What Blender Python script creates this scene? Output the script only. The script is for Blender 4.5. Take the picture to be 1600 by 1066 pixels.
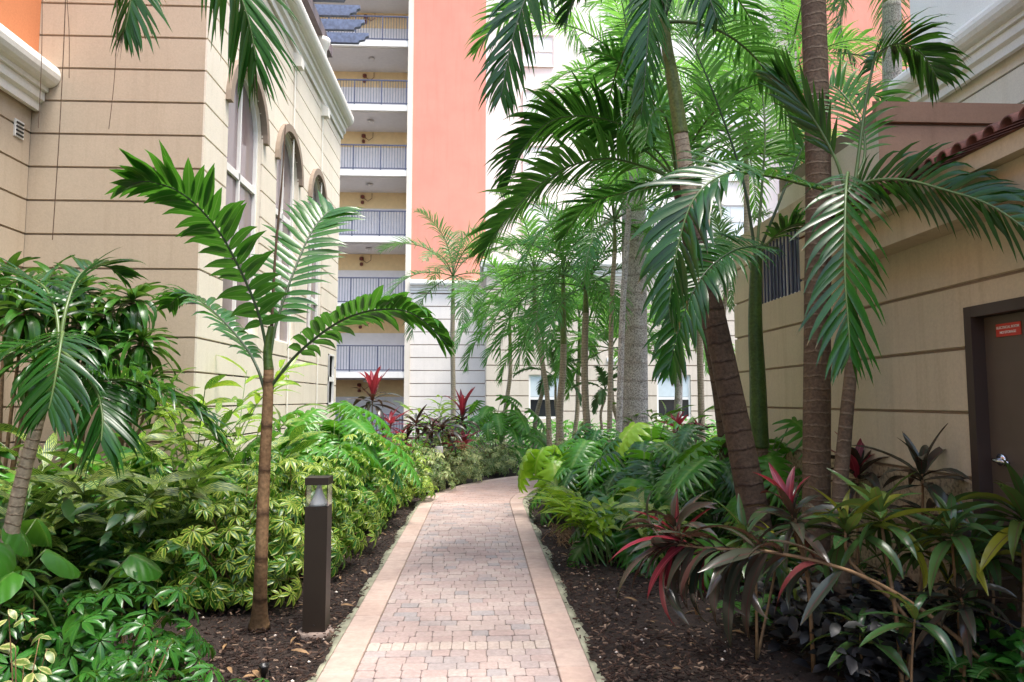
import bpy, math, random
from mathutils import Vector, Matrix
import numpy as np
R=math.radians; V=Vector; PI=math.pi
rnd=random.Random(7)
for o in list(bpy.data.objects): bpy.data.objects.remove(o,do_unlink=True)
S=bpy.context.scene; COL=S.collection
# ---------------- camera, world, sun, exposure ----------------
F=1120.0; PIT=math.atan(92/F); YAW=math.atan(50/F*math.cos(PIT)); CAM=V((0,0,1.6))
cam=bpy.data.cameras.new('camera'); co=bpy.data.objects.new('camera',cam); COL.objects.link(co); S.camera=co
cam.lens=36*F/1600; cam.sensor_width=36; cam.clip_end=2000; cam.clip_start=.05
co.location=CAM; co.rotation_euler=(PI/2+PIT,0,-YAW)
SUN_EL=R(70); SUN_AZ=R(128)      # azimuth from +Y (view direction) clockwise towards +X
w=bpy.data.worlds.new('World'); S.world=w; w.use_nodes=True
wn=w.node_tree; sk=wn.nodes.new('ShaderNodeTexSky'); sk.sky_type='NISHITA'; sk.sun_disc=False
sk.sun_elevation=SUN_EL; sk.sun_rotation=SUN_AZ; sk.air_density=1.0; sk.dust_density=3.0; sk.ozone_density=.6
bg=wn.nodes['Background']; wn.links.new(sk.outputs[0],bg.inputs[0]); bg.inputs[1].default_value=.13
sl=bpy.data.lights.new('sun','SUN'); sl.energy=1.4; sl.angle=R(22); sl.color=(1,.96,.9)
so=bpy.data.objects.new('sun',sl); COL.objects.link(so)
sd=V((math.sin(SUN_AZ)*math.cos(SUN_EL),math.cos(SUN_AZ)*math.cos(SUN_EL),math.sin(SUN_EL)))
so.rotation_euler=sd.to_track_quat('Z','Y').to_euler(); so.location=(0,0,60)
S.view_settings.view_transform='Standard'; S.view_settings.look='None'; S.view_settings.gamma=1
S.view_settings.exposure=2.0; S.view_settings.use_curve_mapping=False
S.render.engine='CYCLES'
S.cycles.max_bounces=10; S.cycles.transmission_bounces=6; S.cycles.diffuse_bounces=5; S.cycles.transparent_max_bounces=8
# ---------------- from photograph ray to a place in the world ----------------
_f=V((math.sin(YAW)*math.cos(PIT),math.cos(YAW)*math.cos(PIT),math.sin(PIT)))
_r=V((math.cos(YAW),-math.sin(YAW),0)); _u=V((-math.sin(YAW)*math.sin(PIT),-math.cos(YAW)*math.sin(PIT),math.cos(PIT)))
def at(px,py,Y):
    d=_f*F+_r*(px-800)+_u*(533-py); return CAM+d*(Y/d.y)
def ground(px,py):
    d=_f*F+_r*(px-800)+_u*(533-py); return CAM+d*(-1.6/d.z)
# ---------------- mesh helpers ----------------
class MB:
    def __init__(s): s.v=[]; s.f=[]; s.uv=[]; s.t=[]; s.tone=1.0; s.mi=[]; s.m=0
    def vert(s,p,uv=(0.,0.)): s.v.append((p[0],p[1],p[2])); s.uv.append(uv); s.t.append(s.tone); return len(s.v)-1
    def face(s,*i): s.f.append(i); s.mi.append(s.m)
    def box(s,x0,x1,y0,y1,z0,z1):
        if x0>x1:x0,x1=x1,x0
        if y0>y1:y0,y1=y1,y0
        if z0>z1:z0,z1=z1,z0
        b=len(s.v)
        for z in(z0,z1):
            for x,y in((x0,y0),(x1,y0),(x1,y1),(x0,y1)): s.vert((x,y,z),(x+y,z))
        for q in((0,3,2,1),(4,5,6,7),(0,1,5,4),(1,2,6,5),(2,3,7,6),(3,0,4,7)): s.face(*[b+k for k in q])
        return s
    def bbox(s,x0,x1,y0,y1,z0,z1,c=.006):          # block with chamfered top edges
        b=len(s.v)
        for z,i in((z0,0),(z1-c,0),(z1,c)):
            for x,y in((x0+i,y0+i),(x1-i,y0+i),(x1-i,y1-i),(x0+i,y1-i)): s.vert((x,y,z),(x+y,z))
        for k in range(2):
            for j in range(4):
                a=b+k*4+j; n=b+k*4+(j+1)%4; s.face(a,n,n+4,a+4)
        s.face(b+8,b+9,b+10,b+11); return s
    def prism(s,prof,fn,a0,a1,caps=True):          # prof: closed (u,v); fn(u,v,a)->point
        b=len(s.v); n=len(prof)
        for a in(a0,a1):
            for (p,q) in prof: s.vert(fn(p,q,a),(a,q))
        for k in range(n): s.face(b+k,b+(k+1)%n,b+n+(k+1)%n,b+n+k)
        if caps: s.face(*[b+k for k in range(n)][::-1]); s.face(*[b+n+k for k in range(n)])
        return s
    def tube(s,pts,rad,sides=8,cap=True):
        n=len(pts); b=len(s.v); prev=None; L=0
        for i,p in enumerate(pts):
            t=(pts[min(i+1,n-1)]-pts[max(i-1,0)]); t=t.normalized() if t.length>1e-9 else V((0,0,1))
            if prev is None: a=t.orthogonal().normalized()
            else: a=(prev-t*prev.dot(t)); a=a.normalized() if a.length>1e-6 else t.orthogonal().normalized()
            prev=a; c=t.cross(a); r=rad[i] if hasattr(rad,'__len__') else rad
            if i: L+=(p-pts[i-1]).length
            for k in range(sides):
                g=2*PI*k/sides; s.vert(p+a*(math.cos(g)*r)+c*(math.sin(g)*r),(k/sides,L))
        for i in range(n-1):
            for k in range(sides):
                k2=(k+1)%sides; s.face(b+i*sides+k,b+i*sides+k2,b+(i+1)*sides+k2,b+(i+1)*sides+k)
        if cap:
            s.face(*[b+k for k in range(sides)][::-1]); s.face(*[b+(n-1)*sides+k for k in range(sides)])
        return s
    def lathe(s,c,prof,n=20):
        b=len(s.v)
        for (r,z) in prof:
            for k in range(n): g=2*PI*k/n; s.vert((c[0]+r*math.cos(g),c[1]+r*math.sin(g),c[2]+z),(k/n,z))
        for i in range(len(prof)-1):
            for k in range(n): k2=(k+1)%n; s.face(b+i*n+k,b+i*n+k2,b+(i+1)*n+k2,b+(i+1)*n+k)
        s.face(*[b+k for k in range(n)][::-1]); s.face(*[b+(len(prof)-1)*n+k for k in range(n)])
        return s
    def mesh(s,name,mats,smooth=False):
        me=bpy.data.meshes.new(name); me.from_pydata(s.v,[],s.f)
        if not isinstance(mats,(list,tuple)): mats=[mats]
        for m in mats: me.materials.append(m)
        nl=len(me.loops); vi=np.empty(nl,dtype=np.int32); me.loops.foreach_get('vertex_index',vi)
        uva=np.array(s.uv,dtype=np.float32)[vi]; me.uv_layers.new(name='UVMap').data.foreach_set('uv',uva.ravel())
        at_=me.attributes.new('tone','FLOAT','POINT'); at_.data.foreach_set('value',np.array(s.t,dtype=np.float32))
        if smooth: me.polygons.foreach_set('use_smooth',[True]*len(s.f))
        if len(mats)>1: me.polygons.foreach_set('material_index',s.mi)
        me.update(); return me
    def obj(s,name,mats,parent=None,smooth=False):
        return put(name,s.mesh(name,mats,smooth),parent)
def put(name,me,parent=None,M=None):
    o=bpy.data.objects.new(name,me); COL.objects.link(o)
    if M is not None: o.matrix_world=M
    if parent is not None:
        o.parent=parent; off=wloc(parent)
        B=(M if M is not None else Matrix.Identity(4)).copy(); B.translation=B.translation-off; o.matrix_basis=B
    return o
def wloc(o):
    p=o.location.copy()
    while o.parent: o=o.parent; p=p+o.location
    return p
def thing(name,label,cat,loc=(0,0,0),group=None):
    o=bpy.data.objects.new(name,None); COL.objects.link(o); o.location=loc; o.empty_display_size=.1
    o['label']=label; o['category']=cat
    if group:o['group']=group
    return o
def tag(o,label=None,cat=None,group=None,kind=None):
    if label:o['label']=label
    if cat:o['category']=cat
    if group:o['group']=group
    if kind:o['kind']=kind
    return o
# ---------------- materials ----------------
def mat(name):
    m=bpy.data.materials.new(name); m.use_nodes=True; nt=m.node_tree
    return m,nt,nt.nodes['Principled BSDF']
def N(nt,t,**k):
    n=nt.nodes.new(t)
    for a,b in k.items():
        if a.startswith('i_'): n.inputs[a[2:].replace('_',' ')].default_value=b
        else: setattr(n,a,b)
    return n
def ramp(nt,src,stops):
    r=nt.nodes.new('ShaderNodeValToRGB'); e=r.color_ramp.elements
    while len(e)<len(stops): e.new(.5)
    for q,(p,c) in zip(e,stops): q.position=p; q.color=(*c,1) if len(c)==3 else c
    nt.links.new(src,r.inputs[0]); return r.outputs[0]
def mixc(nt,f,a,b,mode='MIX'):
    n=nt.nodes.new('ShaderNodeMix'); n.data_type='RGBA'; n.blend_type=mode
    for idx,x in((0,f),(6,a),(7,b)):
        if isinstance(x,(int,float)): n.inputs[idx].default_value=x
        elif isinstance(x,tuple): n.inputs[idx].default_value=(*x,1) if len(x)==3 else x
        else: nt.links.new(x,n.inputs[idx])
    return n.outputs[2]
def bump(nt,p,h,s,d=.01):
    b=nt.nodes.new('ShaderNodeBump'); b.inputs['Strength'].default_value=s; b.inputs['Distance'].default_value=d
    nt.links.new(h,b.inputs['Height']); nt.links.new(b.outputs[0],p.inputs['Normal'])
def simple(name,col,rough=.6,metal=0,var=.12,scale=6,bs=0.):
    m,nt,p=mat(name); tc=N(nt,'ShaderNodeTexCoord'); n=N(nt,'ShaderNodeTexNoise',i_Scale=scale,i_Detail=5.)
    nt.links.new(tc.outputs['Object'],n.inputs['Vector'])
    c=ramp(nt,n.outputs[0],[(.3,tuple(x*(1-var) for x in col)),(.7,tuple(min(1,x*(1+var)) for x in col))])
    nt.links.new(c,p.inputs['Base Color']); p.inputs['Roughness'].default_value=rough; p.inputs['Metallic'].default_value=metal
    if bs: bump(nt,p,n.outputs[0],bs)
    return m
def stucco(name,col,grain=55,streak=.25,rough=.9,pit=0,stain=(.5,.47,.42)):
    m,nt,p=mat(name); tc=N(nt,'ShaderNodeTexCoord'); L=nt.links
    big=N(nt,'ShaderNodeTexNoise',i_Scale=.9,i_Detail=6.,i_Roughness=.6); L.new(tc.outputs['Object'],big.inputs['Vector'])
    mp=N(nt,'ShaderNodeMapping'); mp.inputs['Scale'].default_value=(6,6,.35); L.new(tc.outputs['Object'],mp.inputs['Vector'])
    st=N(nt,'ShaderNodeTexNoise',i_Scale=1.3,i_Detail=5.,i_Roughness=.65); L.new(mp.outputs[0],st.inputs['Vector'])
    fine=N(nt,'ShaderNodeTexNoise',i_Scale=float(grain),i_Detail=4.,i_Roughness=.7); L.new(tc.outputs['Object'],fine.inputs['Vector'])
    c0=ramp(nt,big.outputs[0],[(.3,tuple(x*.93 for x in col)),(.7,tuple(min(.9,x*1.05) for x in col))])
    sm=ramp(nt,st.outputs[0],[(.5,(0,0,0)),(.78,(streak,)*3)])
    c1=mixc(nt,sm,c0,tuple(a*b for a,b in zip(col,stain)))
    fm=ramp(nt,fine.outputs[0],[(.3,(.9,.9,.9)),(.7,(1.05,1.05,1.05))])
    c2=mixc(nt,1.,c1,fm,'MULTIPLY')
    if pit:
        vo=N(nt,'ShaderNodeTexNoise',i_Scale=38.,i_Detail=3.); L.new(tc.outputs['Object'],vo.inputs['Vector'])
        pm=ramp(nt,vo.outputs[0],[(.40,(.55,.55,.55)),(.5,(1,1,1))]); c2=mixc(nt,1.,c2,pm,'MULTIPLY')
        bump(nt,p,vo.outputs[0],.6,.02)
    else: bump(nt,p,fine.outputs[0],.35,.004)
    L.new(c2,p.inputs['Base Color']); p.inputs['Roughness'].default_value=rough; p.inputs['Specular IOR Level'].default_value=.25
    return m
def leafmat(name,a,b,rough=.34,trans=.3,stripe=None,margin=None,mid=None,tcol=None,sfreq=14,spec=.5,vein=0.,patch=None,tip=False):
    """a,b pigments mixed by object and noise; stripe/margin/mid: pigment patterns of the blade from its UV"""
    m,nt,p=mat(name); L=nt.links
    oi=N(nt,'ShaderNodeObjectInfo'); tc=N(nt,'ShaderNodeTexCoord'); at_=N(nt,'ShaderNodeAttribute'); at_.attribute_name='tone'
    no=N(nt,'ShaderNodeTexNoise',i_Scale=3.,i_Detail=3.); geo=N(nt,'ShaderNodeNewGeometry'); L.new(geo.outputs['Position'],no.inputs['Vector'])
    mm=N(nt,'ShaderNodeMath',operation='MULTIPLY_ADD'); L.new(oi.outputs['Random'],mm.inputs[0]); mm.inputs[1].default_value=.65; 
    m2=N(nt,'ShaderNodeMath',operation='MULTIPLY_ADD'); L.new(no.outputs[0],m2.inputs[0]); m2.inputs[1].default_value=.9; m2.inputs[2].default_value=-.28
    L.new(m2.outputs[0],mm.inputs[2]); mm.use_clamp=True
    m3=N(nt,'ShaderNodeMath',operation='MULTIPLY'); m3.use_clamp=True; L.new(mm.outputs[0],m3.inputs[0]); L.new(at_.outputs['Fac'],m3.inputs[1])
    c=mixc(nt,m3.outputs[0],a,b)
    if patch is not None:
        pn=N(nt,'ShaderNodeMath',operation='FRACT'); pm_=N(nt,'ShaderNodeMath',operation='MULTIPLY'); L.new(oi.outputs['Random'],pm_.inputs[0]); pm_.inputs[1].default_value=7.31; L.new(pm_.outputs[0],pn.inputs[0])
        pf=ramp(nt,pn.outputs[0],[(patch[1]-.06,(1,1,1)),(patch[1]+.06,(0,0,0))]); c=mixc(nt,pf,c,patch[0])
    sx=N(nt,'ShaderNodeSeparateXYZ'); L.new(tc.outputs['UV'],sx.inputs[0])
    d=N(nt,'ShaderNodeMath',operation='SUBTRACT'); L.new(sx.outputs[0],d.inputs[0]); d.inputs[1].default_value=.5
    ab=N(nt,'ShaderNodeMath',operation='ABSOLUTE'); L.new(d.outputs[0],ab.inputs[0])
    q=N(nt,'ShaderNodeMath',operation='MULTIPLY_ADD'); L.new(ab.outputs[0],q.inputs[0]); q.inputs[1].default_value=-.9; L.new(sx.outputs[1],q.inputs[2])
    f=N(nt,'ShaderNodeMath',operation='MULTIPLY'); L.new(q.outputs[0],f.inputs[0]); f.inputs[1].default_value=float(sfreq)*6.28
    sn=N(nt,'ShaderNodeMath',operation='SINE'); L.new(f.outputs[0],sn.inputs[0])
    if stripe is not None:
        n2=N(nt,'ShaderNodeTexNoise',i_Scale=9.,i_Detail=3.); L.new(tc.outputs['UV'],n2.inputs['Vector'])
        s2=N(nt,'ShaderNodeMath',operation='MULTIPLY_ADD'); L.new(n2.outputs[0],s2.inputs[0]); s2.inputs[1].default_value=3.4; L.new(sn.outputs[0],s2.inputs[2])
        r_=ramp(nt,s2.outputs[0],[(0,(0,0,0)),(.5,(0,0,0)),(1,(1,1,1))]); 
        mr=N(nt,'ShaderNodeMapRange'); mr.inputs[1].default_value=2.1; mr.inputs[2].default_value=2.4; L.new(s2.outputs[0],mr.inputs[0])
        c=mixc(nt,mr.outputs[0],c,stripe)
    if margin is not None:
        n3=N(nt,'ShaderNodeTexNoise',i_Scale=5.,i_Detail=2.); L.new(tc.outputs['UV'],n3.inputs['Vector'])
        s3=N(nt,'ShaderNodeMath',operation='MULTIPLY_ADD'); L.new(n3.outputs[0],s3.inputs[0]); s3.inputs[1].default_value=.5; L.new(ab.outputs[0],s3.inputs[2])
        s4=N(nt,'ShaderNodeMath',operation='MULTIPLY_ADD'); L.new(oi.outputs['Random'],s4.inputs[0]); s4.inputs[1].default_value=.30; L.new(s3.outputs[0],s4.inputs[2])
        mr=N(nt,'ShaderNodeMapRange'); mr.inputs[1].default_value=.62; mr.inputs[2].default_value=.76; L.new(s4.outputs[0],mr.inputs[0])
        c=mixc(nt,mr.outputs[0],c,margin)
    if mid is not None:
        mr=N(nt,'ShaderNodeMapRange'); mr.inputs[1].default_value=.05; mr.inputs[2].default_value=.02; L.new(ab.outputs[0],mr.inputs[0])
        c=mixc(nt,mr.outputs[0],c,mid)
    if tip:
        n4=N(nt,'ShaderNodeTexNoise',i_Scale=7.,i_Detail=2.); L.new(geo.outputs['Position'],n4.inputs['Vector'])
        s5=N(nt,'ShaderNodeMath',operation='MULTIPLY_ADD'); L.new(n4.outputs[0],s5.inputs[0]); s5.inputs[1].default_value=.55; L.new(sx.outputs[1],s5.inputs[2])
        mr=N(nt,'ShaderNodeMapRange'); mr.inputs[1].default_value=1.22; mr.inputs[2].default_value=1.27; L.new(s5.outputs[0],mr.inputs[0])
        c=mixc(nt,mr.outputs[0],c,(.20,.13,.05))
    L.new(c,p.inputs['Base Color']); p.inputs['Roughness'].default_value=rough; p.inputs['Specular IOR Level'].default_value=spec
    if vein: bump(nt,p,sn.outputs[0],vein,.004)
    tr=N(nt,'ShaderNodeBsdfTranslucent'); tcx=mixc(nt,.55,c,tcol if tcol else (.22,.45,.04)); L.new(tcx,tr.inputs[0])
    mx=N(nt,'ShaderNodeMixShader'); mx.inputs[0].default_value=trans; out=nt.nodes['Material Output']
    L.new(p.outputs[0],mx.inputs[1]); L.new(tr.outputs[0],mx.inputs[2]); L.new(mx.outputs[0],out.inputs[0])
    return m
def trunkmat(name,a,b,ring,freq=14.,rough=.8,speck=0):
    m,nt,p=mat(name); L=nt.links; tc=N(nt,'ShaderNodeTexCoord')
    sx=N(nt,'ShaderNodeSeparateXYZ'); L.new(tc.outputs['UV'],sx.inputs[0])
    no=N(nt,'ShaderNodeTexNoise',i_Scale=5.,i_Detail=5.,i_Roughness=.65); L.new(tc.outputs['Object'],no.inputs['Vector'])
    q=N(nt,'ShaderNodeMath',operation='MULTIPLY_ADD'); L.new(no.outputs[0],q.inputs[0]); q.inputs[1].default_value=.09; L.new(sx.outputs[1],q.inputs[2])
    f=N(nt,'ShaderNodeMath',operation='MULTIPLY'); L.new(q.outputs[0],f.inputs[0]); f.inputs[1].default_value=freq
    fr=N(nt,'ShaderNodeMath',operation='FRACT'); L.new(f.outputs[0],fr.inputs[0])
    c=ramp(nt,no.outputs[0],[(.3,a),(.7,b)])
    rm=ramp(nt,fr.outputs[0],[(0,(.8,.8,.8)),(.14,(0,0,0)),(.9,(0,0,0)),(1,(.8,.8,.8))])
    c=mixc(nt,rm,c,ring)
    n2=N(nt,'ShaderNodeTexNoise',i_Scale=45.,i_Detail=4.); L.new(tc.outputs['Object'],n2.inputs['Vector'])
    k=ramp(nt,n2.outputs[0],[(.35,(.72,)*3 if not speck else (.4,)*3),(.6,(1.1,)*3)]); c=mixc(nt,1.,c,k,'MULTIPLY')
    L.new(c,p.inputs['Base Color']); p.inputs['Roughness'].default_value=rough; p.inputs['Specular IOR Level'].default_value=.3
    ad=N(nt,'ShaderNodeMath',operation='ADD'); L.new(n2.outputs[0],ad.inputs[0]); L.new(rm,ad.inputs[1]); bump(nt,p,ad.outputs[0],.5,.012)
    return m
M={}
M['beige']=stucco('beige_stucco',(.50,.405,.30),streak=.42,stain=(.68,.64,.58))
M['groove']=stucco('grey_brown_groove_render',(.30,.235,.18),streak=.1)
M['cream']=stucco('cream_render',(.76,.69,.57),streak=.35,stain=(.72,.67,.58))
M['beige_far']=stucco('pale_beige_render',(.64,.56,.46),streak=.3)
M['beige_room']=stucco('green_lit_beige_render',(.62,.535,.375),streak=.5,stain=(.62,.57,.48))  # beige with the yellow cast of leaf-filtered light put into it
M['rough']=stucco('rough_pebbled_render',(.42,.34,.22),pit=1)
M['orange']=stucco('orange_render',(.62,.235,.105),streak=.1)
M['coral']=stucco('coral_render',(.76,.30,.215),streak=.35,stain=(.8,.72,.68))
M['white']=stucco('white_render',(.86,.84,.78),streak=.1)
M['trim']=stucco('off_white_trim',(.80,.77,.70),streak=.22,stain=(.62,.6,.54))
M['brown']=stucco('brown_pink_render',(.40,.25,.165),streak=.35)
M['gceil']=simple('grey_soffit_paint',(.62,.58,.56),.9,var=.04)
M['peach']=simple('peach_wall_paint',(.84,.62,.34),.9,var=.05)
M['pale']=simple('pale_pink_paint',(.82,.77,.77),.8,var=.04)
M['rail']=simple('dark_blue_grey_metal',(.07,.075,.12),.45,.2)
M['pergola']=simple('blue_grey_stained_timber',(.13,.155,.23),.6,var=.3,scale=14,bs=.2)
M['pergbeam']=simple('brown_grey_stained_beam',(.20,.165,.17),.6)
M['bronze']=simple('dark_bronze_paint',(.032,.022,.015),.42,.3,var=.08)
M['louver']=simple('brown_grey_door_paint',(.105,.078,.055),.55,0,var=.07)
M['frame_dk']=simple('dark_brown_frame_paint',(.05,.032,.025),.5,0,var=.08)
M['red']=simple('red_sign',(.55,.04,.02),.5,var=.03); M['signw']=simple('white_lettering',(.8,.8,.78),.6,var=.01)
M['chrome']=simple('brushed_chrome',(.72,.72,.74),.22,1.,var=.04)
M['conc']=simple('weathered_concrete',(.26,.20,.165),.95,var=.3,scale=9,bs=.5)
M['mosscon']=simple('mossy_concrete_edge',(.27,.27,.19),.95,var=.5,scale=5,bs=.6)
M['alarm']=simple('red_brown_plastic',(.16,.035,.02),.5); M['black']=simple('black_plastic',(.012,.012,.012),.4)
M['vinyl']=simple('white_window_vinyl',(.78,.77,.74),.5,var=.03); M['blind']=simple('pale_blue_blind',(.55,.62,.64),.8,var=.05)
M['tile_r']=simple('weathered_clay_tile',(.13,.045,.03),.75,var=.5,scale=12,bs=.3)
M['wood']=simple('thin_brown_cane',(.22,.13,.06),.7,var=.4,scale=20,bs=.3)
M['twig']=simple('dark_root_fibre',(.10,.06,.035),.9,var=.4,scale=30)
M['pebble']=simple('pale_shell_pebble',(.55,.48,.42),.7,var=.4,scale=30)
M['pipe']=simple('pinkish_plastic_conduit',(.35,.25,.21),.5,var=.1)
def glassm(name,col,rough=.06):
    m,nt,p=mat(name); p.inputs['Base Color'].default_value=(*col,1); p.inputs['Roughness'].default_value=rough
    p.inputs['Specular IOR Level'].default_value=.6; p.inputs['Coat Weight'].default_value=.15; p.inputs['Coat Roughness'].default_value=.03; return m
M['pane']=glassm('grey_reflective_window_glass',(.20,.15,.155),.12); M['pane_dk']=glassm('dark_window_glass',(.02,.022,.025))
M['pane_far']=glassm('pale_green_far_glass',(.78,.86,.82),.3); M['pane_b']=glassm('blue_grey_glass',(.10,.13,.18))
m,nt,p=mat('clear_lens'); p.inputs['Transmission Weight'].default_value=1; p.inputs['Roughness'].default_value=.06; p.inputs['IOR'].default_value=1.3; p.inputs['Base Color'].default_value=(.93,.95,.95,1); M['lens']=m
# leaves
G1=(.030,.085,.012)
M['palm']=leafmat('dark_glossy_palm_leaf',(.008,.046,.009),(.024,.11,.014),.27,.27,sfreq=0,tcol=(.14,.38,.03),tip=True)
M['palm_g']=leafmat('fresh_green_palm_leaf',(.016,.085,.010),(.035,.15,.016),.26,.30,mid=(.12,.22,.06),tcol=(.16,.50,.03))
M['palm_l']=leafmat('light_green_palm_leaf',(.07,.25,.03),(.18,.46,.05),.35,.5,tcol=(.30,.60,.10))
M['palm_m']=leafmat('mid_green_palm_leaf',(.026,.14,.022),(.10,.32,.04),.30,.42,tcol=(.22,.50,.07),tip=True)
M['palm_s']=leafmat('grey_green_palm_leaf',(.06,.16,.06),(.16,.28,.10),.38,.36,tcol=(.22,.42,.10),tip=True)
M['rachis']=simple('green_rachis',(.09,.15,.04),.4); M['rachis_d']=simple('dark_green_rachis',(.03,.06,.02),.4)
M['drac']=leafmat('glossy_dracaena_leaf',(.010,.058,.008),(.045,.16,.016),.28,.22,mid=(.07,.16,.03))
M['ging']=leafmat('variegated_ginger_leaf',(.008,.070,.008),(.028,.18,.012),.33,.26,spec=.35,stripe=(.44,.50,.08),sfreq=7,tcol=(.14,.42,.03),vein=.2)
M['ging_d']=leafmat('shaded_ginger_leaf',(.007,.045,.006),(.022,.105,.012),.33,.22,stripe=(.42,.50,.10),sfreq=7,vein=.2)  # darker copy of the ginger leaf, shade put into its greens
M['ging_y']=leafmat('lime_ginger_leaf',(.035,.18,.010),(.10,.30,.016),.32,.4,stripe=(.55,.62,.05),sfreq=8,tcol=(.42,.65,.04))
M['hedge']=leafmat('yellow_variegated_schefflera_leaf',(.012,.075,.008),(.055,.20,.014),.32,.28,margin=(.38,.46,.07),tcol=(.18,.46,.04))
M['hedge_p']=leafmat('pale_variegated_leaf',(.05,.12,.03),(.14,.24,.05),.36,.28,margin=(.58,.60,.26),tcol=(.35,.5,.12))
M['scheff']=leafmat('green_schefflera_leaf',(.012,.07,.010),(.032,.15,.016),.28,.25,mid=(.08,.2,.03))  # darkened green; shade of the crown overhead put into the colour
M['mon']=leafmat('dark_monstera_leaf',(.010,.060,.012),(.035,.15,.018),.26,.25,mid=(.08,.17,.05),sfreq=7,vein=.25)
M['mon_l']=leafmat('lime_monstera_leaf',(.16,.36,.02),(.28,.50,.03),.32,.4,mid=(.38,.52,.10),sfreq=7,vein=.25,tcol=(.42,.68,.04))
M['sel']=leafmat('bright_philodendron_leaf',(.03,.15,.012),(.08,.28,.02),.3,.32,mid=(.14,.3,.05),tcol=(.22,.55,.03))
M['aloc']=leafmat('alocasia_leaf',(.035,.15,.012),(.06,.23,.02),.33,.35,mid=(.13,.27,.05),sfreq=5,vein=.3)
M['cord']=leafmat('bronze_cordyline_leaf',(.026,.046,.027),(.070,.050,.038),.22,.14,tcol=(.20,.06,.03),mid=(.09,.03,.03),patch=((.20,.018,.03),.05))
M['cord_g']=leafmat('green_bronze_cordyline_leaf',(.025,.075,.025),(.065,.14,.035),.27,.2,tcol=(.3,.35,.05),mid=(.10,.05,.04),patch=((.24,.24,.02),.14))
M['cord_r']=leafmat('crimson_cordyline_leaf',(.08,.018,.022),(.28,.026,.045),.3,.3,tcol=(.8,.06,.09),mid=(.5,.1,.12))
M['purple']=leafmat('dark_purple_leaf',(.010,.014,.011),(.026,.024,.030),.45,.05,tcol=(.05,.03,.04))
M['fern']=leafmat('fern_leaf',(.03,.12,.02),(.07,.22,.035),.45,.35)
M['yel']=leafmat('pale_yellow_spotted_leaf',(.05,.12,.02),(.20,.26,.06),.35,.25,margin=(.42,.42,.16))
M['tr_brown']=trunkmat('brown_ringed_bark',(.10,.066,.042),(.17,.12,.078),(.20,.15,.10),11.)
M['tr_dark']=trunkmat('dark_red_brown_bark',(.07,.046,.032),(.125,.085,.058),(.035,.02,.014),7.)
M['tr_tan']=trunkmat('tan_ringed_bark',(.33,.27,.19),(.46,.38,.27),(.12,.07,.035),18.)
M['tr_g']=trunkmat('young_tan_and_green_bark',(.15,.085,.04),(.26,.16,.08),(.045,.022,.012),3.3)
M['tr_grey']=trunkmat('speckled_grey_bark',(.42,.37,.33),(.58,.53,.48),(.34,.29,.25),3.,speck=1)
M['shaft']=trunkmat('green_crownshaft',(.10,.15,.035),(.20,.22,.07),(.10,.13,.03),1.5,.45)
M['shaft_d']=trunkmat('dark_green_stem',(.035,.075,.015),(.06,.11,.02),(.04,.07,.015),1.,.4)
M['shade_green']=leafmat('shaded_green_leaf',(.006,.030,.005),(.016,.07,.010),.35,.12)  # shaded copy of the leaf greens; darkness of the gaps put into the colour
# ground
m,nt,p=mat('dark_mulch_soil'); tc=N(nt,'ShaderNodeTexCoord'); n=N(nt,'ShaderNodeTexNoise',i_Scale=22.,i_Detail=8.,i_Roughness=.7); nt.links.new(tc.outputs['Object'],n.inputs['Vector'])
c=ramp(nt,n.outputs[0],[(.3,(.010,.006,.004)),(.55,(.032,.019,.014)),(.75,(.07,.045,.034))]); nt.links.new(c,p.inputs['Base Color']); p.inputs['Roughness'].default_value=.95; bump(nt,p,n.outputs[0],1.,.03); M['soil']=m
def tonemat(name,stops,rough=.9,scale=30,obj=False,amp=.25):
    m,nt,p=mat(name); tc=N(nt,'ShaderNodeTexCoord')
    if obj: src=N(nt,'ShaderNodeObjectInfo').outputs['Random']
    else: a=N(nt,'ShaderNodeAttribute'); a.attribute_name='tone'; src=a.outputs['Fac']
    c=ramp(nt,src,stops); geo=N(nt,'ShaderNodeNewGeometry')
    n=N(nt,'ShaderNodeTexNoise',i_Scale=float(scale),i_Detail=6.,i_Roughness=.7); nt.links.new(geo.outputs['Position'],n.inputs['Vector'])
    n2=N(nt,'ShaderNodeTexNoise',i_Scale=1.1,i_Detail=4.); nt.links.new(geo.outputs['Position'],n2.inputs['Vector'])
    k=ramp(nt,n.outputs[0],[(.3,(1-amp,)*3),(.7,(1+amp*.4,)*3)]); c=mixc(nt,1.,c,k,'MULTIPLY')
    k2=ramp(nt,n2.outputs[0],[(.32,(.72,.71,.72)),(.58,(1.03,1.03,1.03))]); c=mixc(nt,1.,c,k2,'MULTIPLY')
    nt.links.new(c,p.inputs['Base Color']); p.inputs['Roughness'].default_value=rough; p.inputs['Specular IOR Level'].default_value=.3; bump(nt,p,n.outputs[0],.4,.004); return m
PAV=[(0,(.41,.315,.285)),(.3,(.44,.35,.315)),(.5,(.46,.385,.345)),(.7,(.42,.325,.295)),(.88,(.39,.335,.315)),(1,(.345,.315,.305))]
M['paver']=tonemat('tumbled_paver_mixed',PAV,obj=True); M['paver_t']=tonemat('tumbled_paver_far',PAV)
M['paver_r']=tonemat('red_paver',[(0,(.46,.32,.27)),(.5,(.49,.36,.31)),(1,(.45,.34,.30))])
M['paver_l']=tonemat('light_band_paver',[(0,(.47,.39,.34)),(1,(.51,.43,.37))],obj=True)
M['border']=tonemat('peach_border_slab',[(0,(.50,.37,.305)),(.5,(.52,.405,.34)),(1,(.49,.365,.305))],obj=True,scale=14,amp=.18)
M['sand']=simple('dark_joint_sand',(.22,.17,.13),.98,var=.3,scale=30)
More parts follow.
